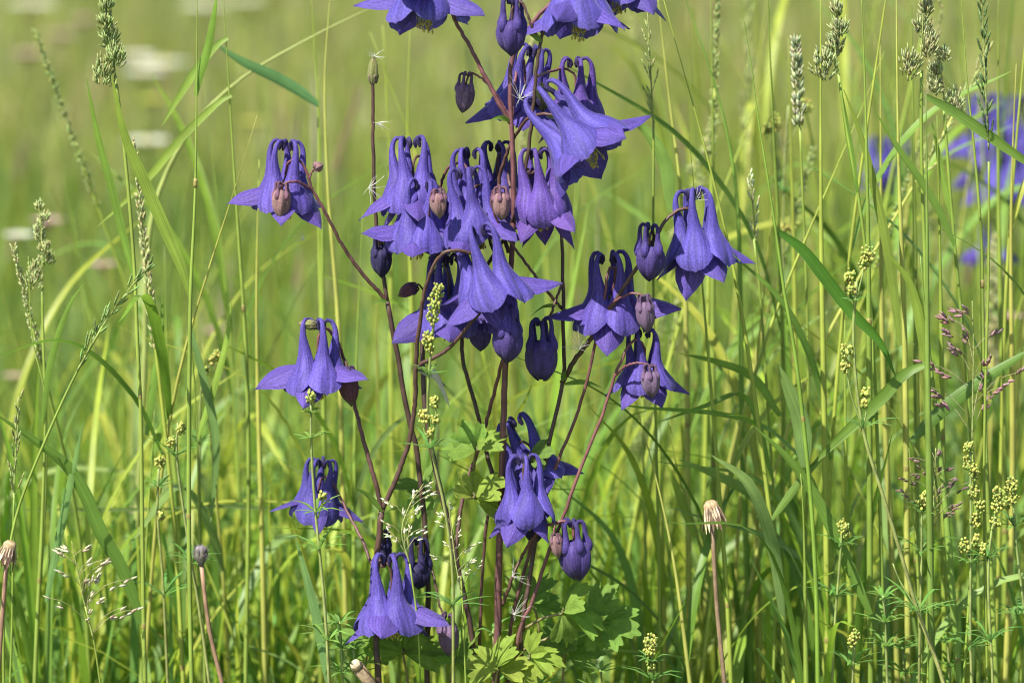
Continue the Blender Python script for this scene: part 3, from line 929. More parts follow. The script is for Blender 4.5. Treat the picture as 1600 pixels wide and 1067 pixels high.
col_leaf(pl, [(770, 1100, -12), (775, 1060, -14), (778, 1045, -14)], [(778, 1045, -14, -.9, .2, 18, .2), (779, 1042, -14, .2, .95, 18, 0), (781, 1046, -14, .95, .3, 17, -.2)], LG3)
col_leaf(pl, [(845, 1000, 14), (838, 960, 14), (830, 940, 14)], [(830, 938, 14, -.6, .75, 18, .2), (834, 938, 12, .6, .75, 18, 0), (832, 942, 12, .95, -.2, 16, -.2)], LG2)
col_leaf(pl, [(560, 1110, 14), (568, 1060, 16), (575, 1010, 18)], [(575, 1010, 18, -.9, .3, 21, .2), (577, 1008, 18, .3, .95, 21, 0), (580, 1012, 16, .9, .2, 19, -.2)], LG2)
col_leaf(pl, [(878, 1090, 30), (880, 1050, 32), (884, 1018, 32)], [(884, 1018, 32, -.8, .4, 20, .2), (886, 1014, 32, .4, .9, 20, 0), (888, 1018, 30, .95, .1, 20, -.2)], LG2)
col_leaf(pl, [(852, 715, 4), (838, 712, -2), (826, 714, -4)], [(828, 715, 2, .9, .35, 15, 0)], LG2, r=.5)
# small bracts at the stem nodes
for (px, py, d, dx, dz, L, cc) in [(597, 800, -2, -.75, .7, 19, LG1), (600, 800, -2, .8, .25, 11, LG2), (652, 578, -8, .9, -.5, 16, (.10, .12, .08)),
                                   (668, 565, -10, .5, -1, 22, (.11, .13, .10)), (880, 600, 2, .95, -.05, 20, LG2), (878, 595, 2, .3, .9, 6, LG2),
                                   (797, 190, -1, -.95, .1, 10, LG2), (845, 66, -11, -.8, .5, 7, LG2), (880, 482, 3, .6, -.8, 8, LG1),
                                   (872, 478, 3, -.8, -.3, 18, LG1), (606, 472, 10, -.9, -.2, 9, LG2), (855, 182, -16, .9, -.1, 9, LG2)]:
    o = P(px, py, d)
    mb = MB()
    e = o + np.array([dx, -.2, dz]) * L * MM
    ribbon(mb, crom([o, (o + e) / 2 + np.array([0, 0, L * MM * .12]), e], 8), np.array([1.2, 3.6, 3.4, 2.2, .2]) * MM, (.5, -.4, .5), jit(cc), fold=.3)
    mb.build('bract', M_LEAF, pl, origin=o)

# ------------------------------------------------------------------ columbines behind the grass
p2 = thing('columbine_plant', P(1560, 700, 620) * np.array([1, 1, 0]), 'blue columbine with several flowers growing behind the stems of tall grass', 'columbine')
bs = P(1560, 700, 620) * np.array([1, 1, 0])
for (fx, fy, dd, s_, sp) in [(1540, 205, 610, 1.0, 10), (1575, 270, 590, 1.1, 60), (1595, 205, 640, .95, 100), (1555, 255, 640, 1.0, 130), (1548, 385, 600, .7, 30)]:
    stem(p2, [(fx + 12, fy + 200, dd + 5), (fx + 12, fy + 60, dd + 8), (fx + 8, fy - 35, dd + 6), (fx, fy - 42, dd), (fx, fy, dd)], 1.2, .7, ground=(bs[0], bs[1]))
    flower(p2, fx, fy, dd, spin=sp, scale=s_ * 1.15, elev=-35, seed=fx)
bs = P(1395, 700, 760) * np.array([1, 1, 0])
p3 = thing('columbine_plant', bs, 'slender columbine with two dark blue flowers half hidden among grass', 'columbine')
for (fx, fy, dd, s_, sp) in [(1372, 255, 760, 1.0, 15), (1402, 250, 780, .9, 70)]:
    stem(p3, [(fx + 10, fy + 200, dd + 5), (fx + 9, fy + 60, dd + 8), (fx + 6, fy - 35, dd + 6), (fx, fy - 42, dd), (fx, fy, dd)], 1.2, .7, ground=(bs[0], bs[1]))
    flower(p3, fx, fy, dd, spin=sp, scale=s_ * .85, elev=-60, splay=-.1, seed=fx)


# ------------------------------------------------------------------ grasses one can tell apart
def to_ground(w_, slack=1.0):
    """continue a polyline (top first) from its last point down to the ground"""
    w_ = [np.asarray(q, float) for q in w_]
    a, b = w_[-2], w_[-1]
    if b[2] > 0.004:
        dr = (b - a) / max(1e-6, (a[2] - b[2]))
        h = b[2]
        dr[:2] = np.clip(dr[:2], -.25, .25)
        w_.append(np.array([b[0] + dr[0] * h * .45, b[1] + dr[1] * h * .45, h * .5]))
        w_.append(np.array([b[0] + dr[0] * h * .7, b[1] + dr[1] * h * .7, -.005]))
    return w_


def spikelet(mb, o, dr, L, W, col):
    dr = np.asarray(dr, float); dr = dr / np.linalg.norm(dr)
    a = np.cross(dr, [0.31, .8, .2]); a /= np.linalg.norm(a)
    b = np.cross(dr, a)
    v = [o]
    for z, r in ((.35, 1.0), (.7, .62)):
        for k in range(4):
            an = k * PI / 2
            v.append(o + dr * L * z + (a * math.cos(an) + b * math.sin(an)) * W * .5 * r)
    v.append(o + dr * L)
    f = []
    for k in range(4):
        f.append((0, 1 + (k + 1) % 4, 1 + k))
        f.append((1 + k, 1 + (k + 1) % 4, 5 + (k + 1) % 4, 5 + k))
        f.append((5 + k, 5 + (k + 1) % 4, 9))
    c = np.tile(jit(col, .25), (10, 1))
    c[9] *= 1.15
    mb.add(np.array(v), f, c)


def rdir():
    v = NR.randn(3)
    return v / np.linalg.norm(v)


def seed_head(kind, path, parent, col=None, scale=1.0):
    """path: resampled polyline from the head's foot to its tip"""
    mb = MB()
    p = np.asarray(path)
    tg = np.gradient(p, axis=0)
    tg /= np.linalg.norm(tg, axis=1)[:, None]
    n = len(p)
    Lh = np.sum(np.linalg.norm(np.diff(p, axis=0), axis=1))
    at_ = lambda s: (np.array([np.interp(s, np.linspace(0, 1, n), p[:, k]) for k in range(3)]), tg[min(n - 1, int(s * (n - 1)))])
    tube(mb, p, np.array([.45, .25]) * MM, (.24, .28, .09), nseg=4)
    if kind == 'cocksfoot':
        c0 = np.array(col if col is not None else (.22, .27, .10))
        lobes = [(s, NR.rand() * 2 * PI) for s in np.linspace(0.02, .93, max(4, int(Lh / (.0062 * scale))))]
        for (s, a) in lobes:
            o, t = at_(s)
            side = np.array([math.cos(a), math.sin(a), 0])
            rr = (.0050 if s > .2 else .0062) * scale * (1 - .5 * s)
            ctr = o + side * rr * .9
            for k in range(int(85 * (1 - .45 * s))):
                q = rdir() * rr * .8 * NR.rand() ** .5
                q[2] *= 1.45
                spikelet(mb, ctr + q, t * .9 + q / rr * .6 + rdir() * .25, (.0034 + NR.rand() * .0016) * scale, .0010 * scale, c0)
    elif kind == 'spike':
        c0 = np.array(col if col is not None else (.30, .33, .14))
        for k in range(int(Lh / .00042)):
            s = NR.rand()
            o, t = at_(s)
            q = rdir(); q -= (q @ t) * t
            spikelet(mb, o + q * .0016 * scale * (1 - .6 * s), t + q * .45, .0038 * scale, .0012 * scale, c0)
    elif kind == 'narrow':
        c0 = np.array(col if col is not None else (.15, .22, .07))
        m = int(Lh / .0028)
        for k in range(m):
            s = k / m
            o, t = at_(s)
            q = rdir(); q -= (q @ t) * t; q /= np.linalg.norm(q)
            ln = (.010 if NR.rand() < .5 else .004) * (1 - .7 * s)
            e = o + t * ln + q * ln * .35
            tube(mb, [o, e], np.array([.16, .12]) * MM, c0, nseg=3)
            for z in range(3):
                spikelet(mb, o + (e - o) * (.5 + .25 * z), t + q * (.25 + .2 * NR.rand()), .0062 * scale, .0014 * scale, c0)
    elif kind == 'open':
        c0 = np.array(col if col is not None else (.26, .17, .15))
        m = 9
        for k in range(m):
            s = .05 + .9 * k / m
            o, t = at_(s)
            for z in range(2):
                a = NR.rand() * 2 * PI
                q = np.array([math.cos(a), math.sin(a) * .6, .25 + .3 * NR.rand()])
                ln = .026 * (1 - .75 * s) * (.5 + .7 * NR.rand()) * scale
                pts = crom([o, o + q * ln * .5 + t * ln * .25, o + q * ln + t * ln * .2], 5)
                tube(mb, pts, np.array([.18, .12]) * MM, (.30, .27, .14), nseg=3)
                for w3 in range(4):
                    u_ = .5 + .5 * NR.rand()
                    spikelet(mb, o + (pts[-1] - o) * u_, q + rdir() * .4, .0042 * scale, .0013 * scale, c0)
    return mb.tint(1.3).build('seed_head', M_HEAD, parent, origin=p[0])


def pw(pts, d):
    return [P(q[0], q[1], q[2] if len(q) > 2 else d) for q in pts]


NODE_D = (.27, .22, .07)


def culm_mesh(root, w_, r0, r1, col, nodes=(), tip=False):
    """w_ runs from the ground up"""
    n = max(18, int(6 * len(w_)))
    path = crom(w_, n)
    sway = (NR.rand(2) - .5) * .006
    ss = np.linspace(0, 1, n)
    path[:, 0] += sway[0] * np.sin(ss * PI) * np.sin(ss * 7 + NR.rand() * 6)
    path[:, 1] += sway[1] * np.sin(ss * PI)
    mb = MB()
    rr_ = np.interp(np.linspace(0, 1, 12), [0, 1], [r0 * 1.12, r1 * 1.22])
    if tip:
        rr_[-4:] *= np.array([.85, .6, .35, .12])
    tube(mb, path, rr_ * MM, jit(col, .08), nseg=6, col2=jit(np.array(col) * np.array([1.05, 1.05, 1.0]), .08))
    c = mb.build('culm', M_CULM, root, origin=w_[0])
    for s in nodes:
        i = min(n - 2, max(1, int(s * (n - 1))))
        m = MB()
        t = path[i + 1] - path[i]
        t /= np.linalg.norm(t)
        r = (r0 * (1 - s) + r1 * s) * MM
        tube(m, [path[i] - t * .0022, path[i] - t * .0008, path[i] + t * .0008, path[i] + t * .0022], np.array([1.01, 1.2, 1.2, 1.01]) * r, NODE_D, nseg=7)
        m.build('stem_node', M_CULM, c, origin=path[i])
    return c, path


def leaf_blade(root, w_, width, col, side=None, fold=.35, twist=0.0, name='leaf'):
    """w_ runs from the foot of the blade to its tip"""
    mb = MB()
    side = side if side is not None else (1, -.15, .1)
    c = jit(np.asarray(col) * (np.array([1.3, 1.2, 1.0]) if max(col) < .25 else 1), .12)
    ribbon(mb, crom(w_, 22), np.array([.45, .85, 1, 1, .92, .75, .45, .06]) * width * MM, side, c, c * np.array([1.05, 1.0, .9]), fold=fold, twist=twist)
    return mb.build(name, M_GRASS, root, origin=w_[0])


def grass_px(label, culm, d, r=(1.1, .7), head=None, head_from=None, leaves=(), col=(.23, .31, .055), nodes=(), group=None, headcol=None, headscale=1.0, cat='grass', name='grass_plant'):
    """grass traced from the photo: culm = pixels from the top down, continued to the ground"""
    w_ = to_ground(pw(culm, d))[::-1]
    root = thing(name, w_[0] * np.array([1, 1, 0]), label, cat, group)
    culm_mesh(root, w_, r[0], r[1], col, nodes, tip=not head)
    if head:
        hp = crom(pw(head_from, d), 24)
        seed_head(head, hp, root, headcol, headscale)
    for lf in leaves:
        leaf_blade(root, pw(lf[0], d), lf[1], lf[2] if len(lf) > 2 else (.11, .21, .04), side=lf[3] if len(lf) > 3 else None)
    return root


B1_, B2_, B3_ = (.15, .26, .04), (.21, .31, .05), (.13, .23, .055)
grass_px('cocksfoot grass with a clumped head and a long narrow leaf rising beside it', [(180, 119), (192, 218), (202, 329), (210, 435), (215, 537), (222, 640), (227, 820), (230, 1067)], 20, (1.2, .7),
         'cocksfoot', [(180, 119), (176, 70), (172, 20), (169, -25)], [([(210, 437), (200, 400), (175, 299), (152, 213), (135, 123)], 4.2, B1_)], nodes=(.45, .68), headscale=1.1)
grass_px('green grass stem with a broad leaf leaning back across a cocksfoot stem', [(309, -40), (308, 0), (306, 147), (304, 304), (299, 455), (299, 537), (300, 700), (302, 1067)], 10, (1.25, .8), None, None,
         [([(298, 466), (284, 420), (262, 370), (225, 285), (195, 215), (174, 118)], 6.2, B2_), ([(306, 150), (311, 120), (324, 76), (340, -12)], 4.2, B1_)], nodes=(.52, .82))
grass_px('grass stem whose long leaf droops down in a slant', [(348, -40), (350, 0), (360, 150), (370, 354), (377, 537), (385, 1067)], 90, (1.2, .8), None, None,
         [([(362, 150), (345, 158), (320, 180), (280, 220), (235, 275), (195, 315), (152, 354)], 4.4, B2_), ([(356, 60), (340, 70), (300, 120), (253, 197)], 4.5, B2_)], nodes=(.7,))
grass_px('short pale grass with a dense cylindrical spike and a lobed foot', [(66, 445), (66, 537), (68, 700), (62, 1067)], 60, (1.0, .6), 'cocksfoot', [(66, 442), (66, 400), (64, 350), (60, 318)], headcol=(.30, .33, .14), headscale=.8)
grass_px('arching grass with a slender feathery green panicle leaning over', [(160, 510), (115, 590), (70, 692), (28, 813), (12, 950), (8, 1067)], 0, (.9, .5), 'narrow', [(120, 580), (160, 510), (205, 448), (238, 410)], headscale=.9)
grass_px('thin grass with a narrow pale green spike above a dead flower head', [(22, 770), (18, 882), (14, 1067)], 10, (.7, .45), 'narrow', [(21, 780), (24, 720), (28, 660), (29, 620)], headcol=(.24, .26, .11), headscale=.75)
grass_px('smooth bare grass stem with one swollen node near its bend', [(44, 400), (50, 530), (68, 605), (70, 636), (66, 832), (60, 957), (55, 1067)], 40, (1.3, .7), None, None, [([(66, 660), (80, 560), (112, 470), (135, 440)], 3.6, B1_)], nodes=(.35, .6))
grass_px('grass tuft with a broad dark blade curving over to one side', [(221, 990), (226, 1067)], 30, (1.1, .9), None, None,
         [([(222, 975), (191, 892), (156, 832), (131, 771), (106, 731), (50, 686), (-10, 645)], 7.5, (.075, .165, .03)), ([(72, 940), (85, 872), (106, 771), (131, 656)], 4.2, (.13, .23, .08))])
grass_px('grass with a pale blade bent down level with the ground', [(425, 700), (420, 800), (415, 1067)], 140, (1.1, .8), None, None, [([(420, 795), (330, 793), (226, 798), (120, 798), (20, 796)], 6.0, (.19, .28, .09))])
grass_px('grass stem with a curved bluish blade hanging from its node', [(297, 500), (310, 700), (318, 900), (322, 1067)], 45, (1.1, .7), None, None,
         [([(298, 515), (322, 605), (337, 681), (335, 760), (327, 832)], 4.4, (.10, .20, .07)), ([(307, 690), (330, 620), (352, 540), (362, 470)], 3.6, B2_)])
grass_px('pair of upright green blades sheathing a short grass stem', [(241, 640), (233, 800), (228, 1067)], 70, (1.0, .7), None, None, [([(229, 680), (241, 590), (251, 530), (254, 460)], 4.0, B1_), ([(235, 720), (262, 640), (280, 600)], 3.6, B2_)])

grass_px('tall leaning grass stem with one dark blade folded back at its node', [(1150, -40), (1157, 0), (1175, 101), (1185, 177), (1202, 283), (1215, 374), (1225, 455), (1238, 536), (1255, 700), (1268, 880), (1275, 1067)], 5, (1.3, .6), None, None,
         [([(1217, 362), (1253, 388), (1283, 425), (1330, 486), (1376, 536), (1400, 590)], 6.2, (.06, .15, .025))], nodes=(.60,), col=(.19, .30, .045))
grass_px('grass stem with a long arching blade beside a violet flower', [(1063, -30), (1071, 0), (1101, 86), (1126, 167), (1147, 263), (1157, 344), (1163, 455), (1166, 560), (1170, 1067)], 110, (1.7, 1.0), None, None,
         [([(1048, 330), (1040, 262), (1022, 222), (995, 195), (965, 205)], 7.0, (.12, .22, .06))], col=(.16, .28, .045))
grass_px('slender grass with a long thin pale spike', [(1021, 190), (1023, 344), (1030, 640), (1028, 832), (1022, 1067)], 60, (.9, .5), 'narrow', [(1021, 190), (1016, 100), (1013, 40), (1012, -30)], headcol=(.27, .31, .12), headscale=.7)
grass_px('grass with a tapering whitish spike next to a violet flower', [(1178, 374), (1190, 470), (1200, 700), (1205, 1067)], 70, (.9, .5), 'narrow', [(1180, 380), (1178, 340), (1174, 300), (1170, 272)], headcol=(.40, .41, .24), headscale=.8)
grass_px('grass with a soft grey-green upright spike', [(1250, 200), (1256, 400), (1262, 700), (1264, 1067)], 90, (.9, .5), 'spike', [(1250, 200), (1247, 140), (1243, 68)], headcol=(.29, .31, .18), headscale=1.4)
grass_px('cocksfoot grass with two unequal fluffy lobes on its head', [(1310, 116), (1323, 202), (1340, 293), (1353, 380), (1368, 560), (1380, 1067)], 35, (1.1, .6), 'cocksfoot', [(1308, 108), (1305, 75), (1301, 40), (1298, 12)],
         [([(1340, 300), (1325, 210), (1312, 130)], 3.0, B1_), ([(1406, 540), (1391, 415), (1371, 314), (1345, 212), (1318, 140)], 4.8, B2_)], headscale=1.15, headcol=(.25, .28, .13))
grass_px('tall cocksfoot grass with a stout olive head above a folded leaf', [(1440, 110), (1440, 200), (1443, 400), (1446, 700), (1448, 1067)], 45, (1.4, .7), 'cocksfoot', [(1436, 108), (1440, 70), (1442, 30), (1443, -20)], headscale=1.1, headcol=(.27, .28, .13))
grass_px('cocksfoot grass with a forked pale head', [(1475, 172), (1485, 283), (1495, 385), (1502, 455), (1510, 536), (1520, 760), (1524, 1067)], 55, (1.2, .6), 'cocksfoot', [(1476, 165), (1472, 125), (1466, 85), (1460, 58)],
         [([(1490, 350), (1478, 300), (1462, 220), (1456, 190)], 3.2, B2_)], headscale=.95, headcol=(.28, .30, .15))
grass_px('thick dark grass stem with a leaf bent away to the side at its top', [(1447, 150), (1448, 354), (1448, 536), (1452, 800), (1456, 1067)], -5, (1.7, 1.3), None, None, [([(1447, 150), (1487, 172), (1543, 210), (1600, 250), (1650, 282)], 5.4, (.12, .22, .05))], col=(.15, .24, .045))
grass_px('slender grass with a dark green narrow panicle of small spikelets', [(1545, 253), (1546, 455), (1545, 536), (1542, 800), (1540, 1067)], -5, (.8, .5), 'narrow', [(1545, 235), (1541, 160), (1537, 80), (1533, -10)], headcol=(.095, .15, .055), headscale=.85)
grass_px('grass stem with a blade crossing its neighbours low down', [(1500, -40), (1502, 0), (1510, 126), (1523, 243), (1535, 380), (1540, 536), (1555, 1067)], 30, (1.3, .8), None, None, [([(1492, 385), (1467, 329), (1442, 288), (1401, 228), (1366, 172)], 3.8, B1_)], nodes=(.72,))
grass_px('grass with a broad folded blade standing in front of green stems', [(1251, 740), (1256, 820), (1260, 1067)], 15, (1.5, 1.1), None, None,
         [([(1257, 730), (1251, 661), (1231, 605), (1215, 568)], 9.0, (.13, .23, .07)), ([(1360, 960), (1300, 827), (1271, 771), (1231, 716), (1178, 666)], 6.0, (.11, .21, .045))])
grass_px('grass with two long blades arching over toward the violet flowers', [(1206, 740), (1215, 860), (1222, 1067)], 60, (1.2, .8), None, None,
         [([(1212, 800), (1170, 770), (1126, 746), (1060, 718)], 5.5, (.14, .23, .07)), ([(1219, 650), (1176, 590), (1126, 568), (1062, 552)], 4.6, (.12, .21, .045)), ([(1208, 750), (1161, 618), (1100, 635), (1025, 661)], 3.2, B1_)])
grass_px('grass stem with a slanting blade crossing behind a dead flower head', [(1046, 650), (1055, 721), (1085, 832), (1118, 993), (1124, 1067)], 80, (1.4, 1.0), None, None, [([(1086, 840), (1060, 770), (1040, 720)], 4.4, B2_)])
grass_px('grass with a dark stiff blade reaching far across other stems', [(1420, 700), (1432, 860), (1436, 1067)], 20, (1.3, .9), None, None,
         [([(1425, 690), (1441, 671), (1491, 625), (1541, 590), (1620, 540)], 7.0, (.085, .17, .04)), ([(1451, 570), (1416, 583), (1375, 625), (1300, 696), (1260, 735)], 6.0, (.08, .165, .03)), ([(1206, 812), (1251, 751), (1300, 696)], 4, B3_)])
grass_px('stout pale green grass stem with a node above its sheath', [(1438, 400), (1448, 530), (1461, 646), (1476, 771), (1491, 907), (1504, 1067)], 25, (1.9, 1.2), None, None, [([(1461, 650), (1440, 520), (1420, 440), (1380, 390)], 5.2, B2_)], nodes=(.5,), col=(.20, .31, .06))
grass_px('grass with a purplish open panicle of drooping spikelets', [(1519, 690), (1517, 800), (1512, 1067)], 0, (.75, .5), 'open', [(1519, 690), (1520, 620), (1521, 540), (1519, 470)], headcol=(.22, .13, .13), headscale=1.4)
grass_px('short grass with a brown-purple open panicle beside a bedstraw', [(1458, 790), (1456, 900), (1452, 1067)], 8, (.7, .45), 'open', [(1458, 830), (1459, 780), (1461, 735), (1462, 700)], headcol=(.17, .11, .10), headscale=1.0)
grass_px('small grass with an open whitish panicle low in the meadow', [(133, 947), (146, 998), (156, 1067)], -10, (.55, .4), 'open', [(146, 998), (133, 947), (122, 895), (112, 845)], headcol=(.38, .35, .24), headscale=1.15)
grass_px('small pale panicle grass threading between the columbine stems', [(640, 880), (650, 960), (655, 1067)], -22, (.5, .35), 'open', [(640, 880), (628, 830), (640, 790), (662, 755)], headcol=(.50, .50, .34), headscale=.8)
grass_px('fine pale panicle grass at the foot of the columbine', [(720, 900), (724, 960), (728, 1067)], -25, (.5, .35), 'open', [(722, 930), (712, 880), (706, 830), (700, 780)], headcol=(.45, .46, .30), headscale=.7)
grass_px('grass with a straight bluish blade standing before the bedstraw', [(512, 1067), (516, 1100)], -15, (1.0, .8), None, None, [([(514, 1075), (497, 980), (478, 900), (461, 838)], 5.0, (.13, .24, .10))])

for (pts, d) in [([(518, -30), (507, 120), (512, 300), (530, 520), (545, 1067)], 140), ([(485, -30), (498, 170), (497, 400), (500, 700)], 170), ([(641, 30), (637, 230), (640, 500)], 190),
                 ([(598, 40), (606, 220), (612, 480)], 220), ([(405, 250), (402, 450), (408, 800)], 110)]:
    grass_px('bare straight grass stem rising behind the straight brown columbine stem', pts, d, (1.5, 1.0), group='bare stems behind the brown columbine stem', col=G_CULM[NR.randint(4)])
grass_px('pale grass stalk leaning low across the blurred stems', [(606, 2), (560, 22), (480, 62), (375, 125), (300, 200), (240, 330), (225, 600)], 180, (1.6, 1.2), col=(.30, .36, .10))
grass_px('grass with a teal blade hanging at a slant behind bare stems', [(497, 120), (502, 300), (506, 700)], 160, (1.3, .9), None, None, [([(498, 165), (470, 145), (430, 122), (380, 98), (335, 68)], 6.5, (.10, .22, .09))])
for (pts, d) in [([(1282, -30), (1284, 300), (1287, 560), (1290, 1067)], 60), ([(1400, -30), (1404, 253), (1414, 536), (1420, 1067)], 45), ([(1345, -30), (1351, 126), (1356, 380), (1362, 1067)], 30),
                 ([(1424, -30), (1428, 300), (1432, 600), (1434, 1067)], 110), ([(1464, 180), (1470, 480), (1478, 1067)], 40), ([(1025, -30), (1045, 150), (1063, 304), (1072, 560), (1080, 1067)], 120),
                 ([(1110, -30), (1114, 300), (1118, 600), (1120, 1067)], 150), ([(1588, 100), (1580, 400), (1572, 1067)], 70), ([(1375, 60), (1384, 646), (1398, 1067)], 90), ([(1232, 60), (1238, 400), (1240, 1067)], 160),
                 ([(1320, 500), (1324, 760), (1330, 1067)], 60), ([(1175, 480), (1182, 760), (1186, 1067)], 130), ([(1560, -30), (1562, 300), (1566, 1067)], 140)]:
    grass_px('bare upright yellow-green grass stem among the cocksfoot grass', pts, d, (1.6, 1.1), group='bare stems among the cocksfoot', col=G_CULM[NR.randint(4)] * (.8 + .3 * NR.rand()), nodes=(.35 + .4 * NR.rand(),))

# random individuals that fill the space between the traced ones
ZONES = [(170, 'near the ragged brown dead head'), (450, 'near the grey fluffy seed head'), (700, 'behind the thin dark columbine stems'), (930, 'behind the thick columbine stem'),
         (1230, 'near the withered cream flower head'), (1430, 'near the tall leaning bedstraw'), (9999, 'near the tiered bedstraw')]


def rand_grass(x, y, h, kind):
    px_ = 800 + x / (y + D) * D / .5 * 1600
    zone = next(z for (lim, z) in ZONES if px_ < lim)
    nl = NR.randint(1, 4) if kind < 3 else NR.randint(3, 6)
    hk = NR.randint(4)
    cnt = {1: 'one', 2: 'two', 3: 'three', 4: 'four', 5: 'five'}[nl]
    size = ('short', 'tall', 'very tall')[0 if h < .33 else 1 if h < .45 else 2] if kind < 3 else ('low', 'high')[h > .24]
    lab = [f'{size} straight grass with {cnt} upright blade leaves, {zone}', f'{size} grass with {cnt} drooping blade leaves, {zone}',
           f'{size} grass with {cnt} leaves and a ' + ('dense spike', 'narrow panicle', 'clumped head', 'narrow panicle')[hk] + f', {zone}',
           f'{size} leafy grass tuft of {cnt} arching blades, {zone}'][kind].replace('one upright blade leaves', 'one upright blade').replace('one drooping blade leaves', 'one drooping blade').replace('one leaves', 'one leaf')
    root = thing('grass_tuft' if kind == 3 else 'grass_plant', (x, y, 0), lab, 'grass', lab)
    az = NR.rand() * 2 * PI
    ln = .03 + NR.rand() ** 1.5 * .24
    dr = np.array([math.cos(az), math.sin(az) * .6, 0])
    base = np.array([x, y, -.004])
    if kind < 3:
        w_ = [base, base + np.array([0, 0, h * .33]) + dr * h * ln * .15, base + np.array([0, 0, h * .68]) + dr * h * ln * .5, base + np.array([0, 0, h]) + dr * h * ln * 1.2]
        c_, path = culm_mesh(root, w_, .95 + NR.rand() * .6, .5 + NR.rand() * .25, G_CULM[NR.randint(4)], nodes=(.4 + .1 * NR.rand(),) if NR.rand() < .6 else (), tip=kind < 2)
        for k in range(nl):
            s = .25 + .5 * NR.rand()
            o = path[int(s * (len(path) - 1))]
            a = NR.rand() * 2 * PI
            q = np.array([math.cos(a), math.sin(a), 0])
            L = .09 + .11 * NR.rand()
            up = (.85 if kind != 1 else .55) + .1 * NR.rand()
            dp = (.06 if kind != 1 else .55) * NR.rand() + .03
            pts = [o, o + np.array([0, 0, L * .33 * up]) + q * L * .10, o + np.array([0, 0, L * .62 * up]) + q * L * .30, o + np.array([0, 0, L * (.9 * up - dp)]) + q * L * .62]
            leaf_blade(root, pts, 3.4 + 3.4 * NR.rand(), G_BLADE[NR.randint(6)], side=(-q[1], q[0], .1), twist=(NR.rand() - .5) * 1.6)
        if kind == 2:
            hp = crom([path[-3], path[-1], path[-1] + (path[-1] - path[-3]) / np.linalg.norm(path[-1] - path[-3]) * (.03 + .05 * NR.rand())], 16)
            seed_head(['spike', 'narrow', 'cocksfoot', 'narrow'][hk], hp, root, [(.30, .33, .13), (.24, .29, .10), (.34, .34, .16), (.38, .39, .20)][NR.randint(4)], .75 + .3 * NR.rand())
    else:
        for k in range(nl):
            a = NR.rand() * 2 * PI
            q = np.array([math.cos(a), math.sin(a), 0])
            L = h * (.7 + .5 * NR.rand())
            ar = .15 + .55 * NR.rand()
            o = base + np.array([(NR.rand() - .5) * .008, (NR.rand() - .5) * .008, 0])
            pts = [o, o + np.array([0, 0, L * .4]) + q * L * .06 * ar, o + np.array([0, 0, L * .72]) + q * L * .28 * ar, o + np.array([0, 0, L * (1 - .35 * ar)]) + q * L * .72 * ar]
            leaf_blade(root, pts, 4 + 4 * NR.rand(), G_BLADE[NR.randint(6)] * 1.12, side=(-q[1], q[0], .05), twist=(NR.rand() - .5) * 2.0)


def xpos(y, f0, f1):
    half = (y + D) * .25 / D
    return half * (f0 + (f1 - f0) * NR.rand())


for k in range(62):            # the denser stand on one side
    y = .03 + .55 * NR.rand() ** 1.2
    rand_grass(xpos(y, .30, 1.12), y, .30 + .30 * NR.rand(), [0, 0, 1, 2][NR.randint(4)])
for k in range(30):
    y = .04 + .5 * NR.rand()
    rand_grass(xpos(y, -1.12, -.35), y, .24 + .24 * NR.rand() ** 1.3, [0, 1, 1, 0, 1, 2][NR.randint(6)])
for k in range(22):
    y = .10 + .5 * NR.rand()
    rand_grass(xpos(y, -.35, .35), y, .26 + .26 * NR.rand(), [0, 1, 2, 0][NR.randint(4)])
for k in range(96):
    y = .02 + .45 * NR.rand()
    x = xpos(y, -1.1, 1.1)
    if abs(x + .02) < .09 and y < .06:
        y += .08
    rand_grass(x, y, .17 + .20 * NR.rand(), 3)


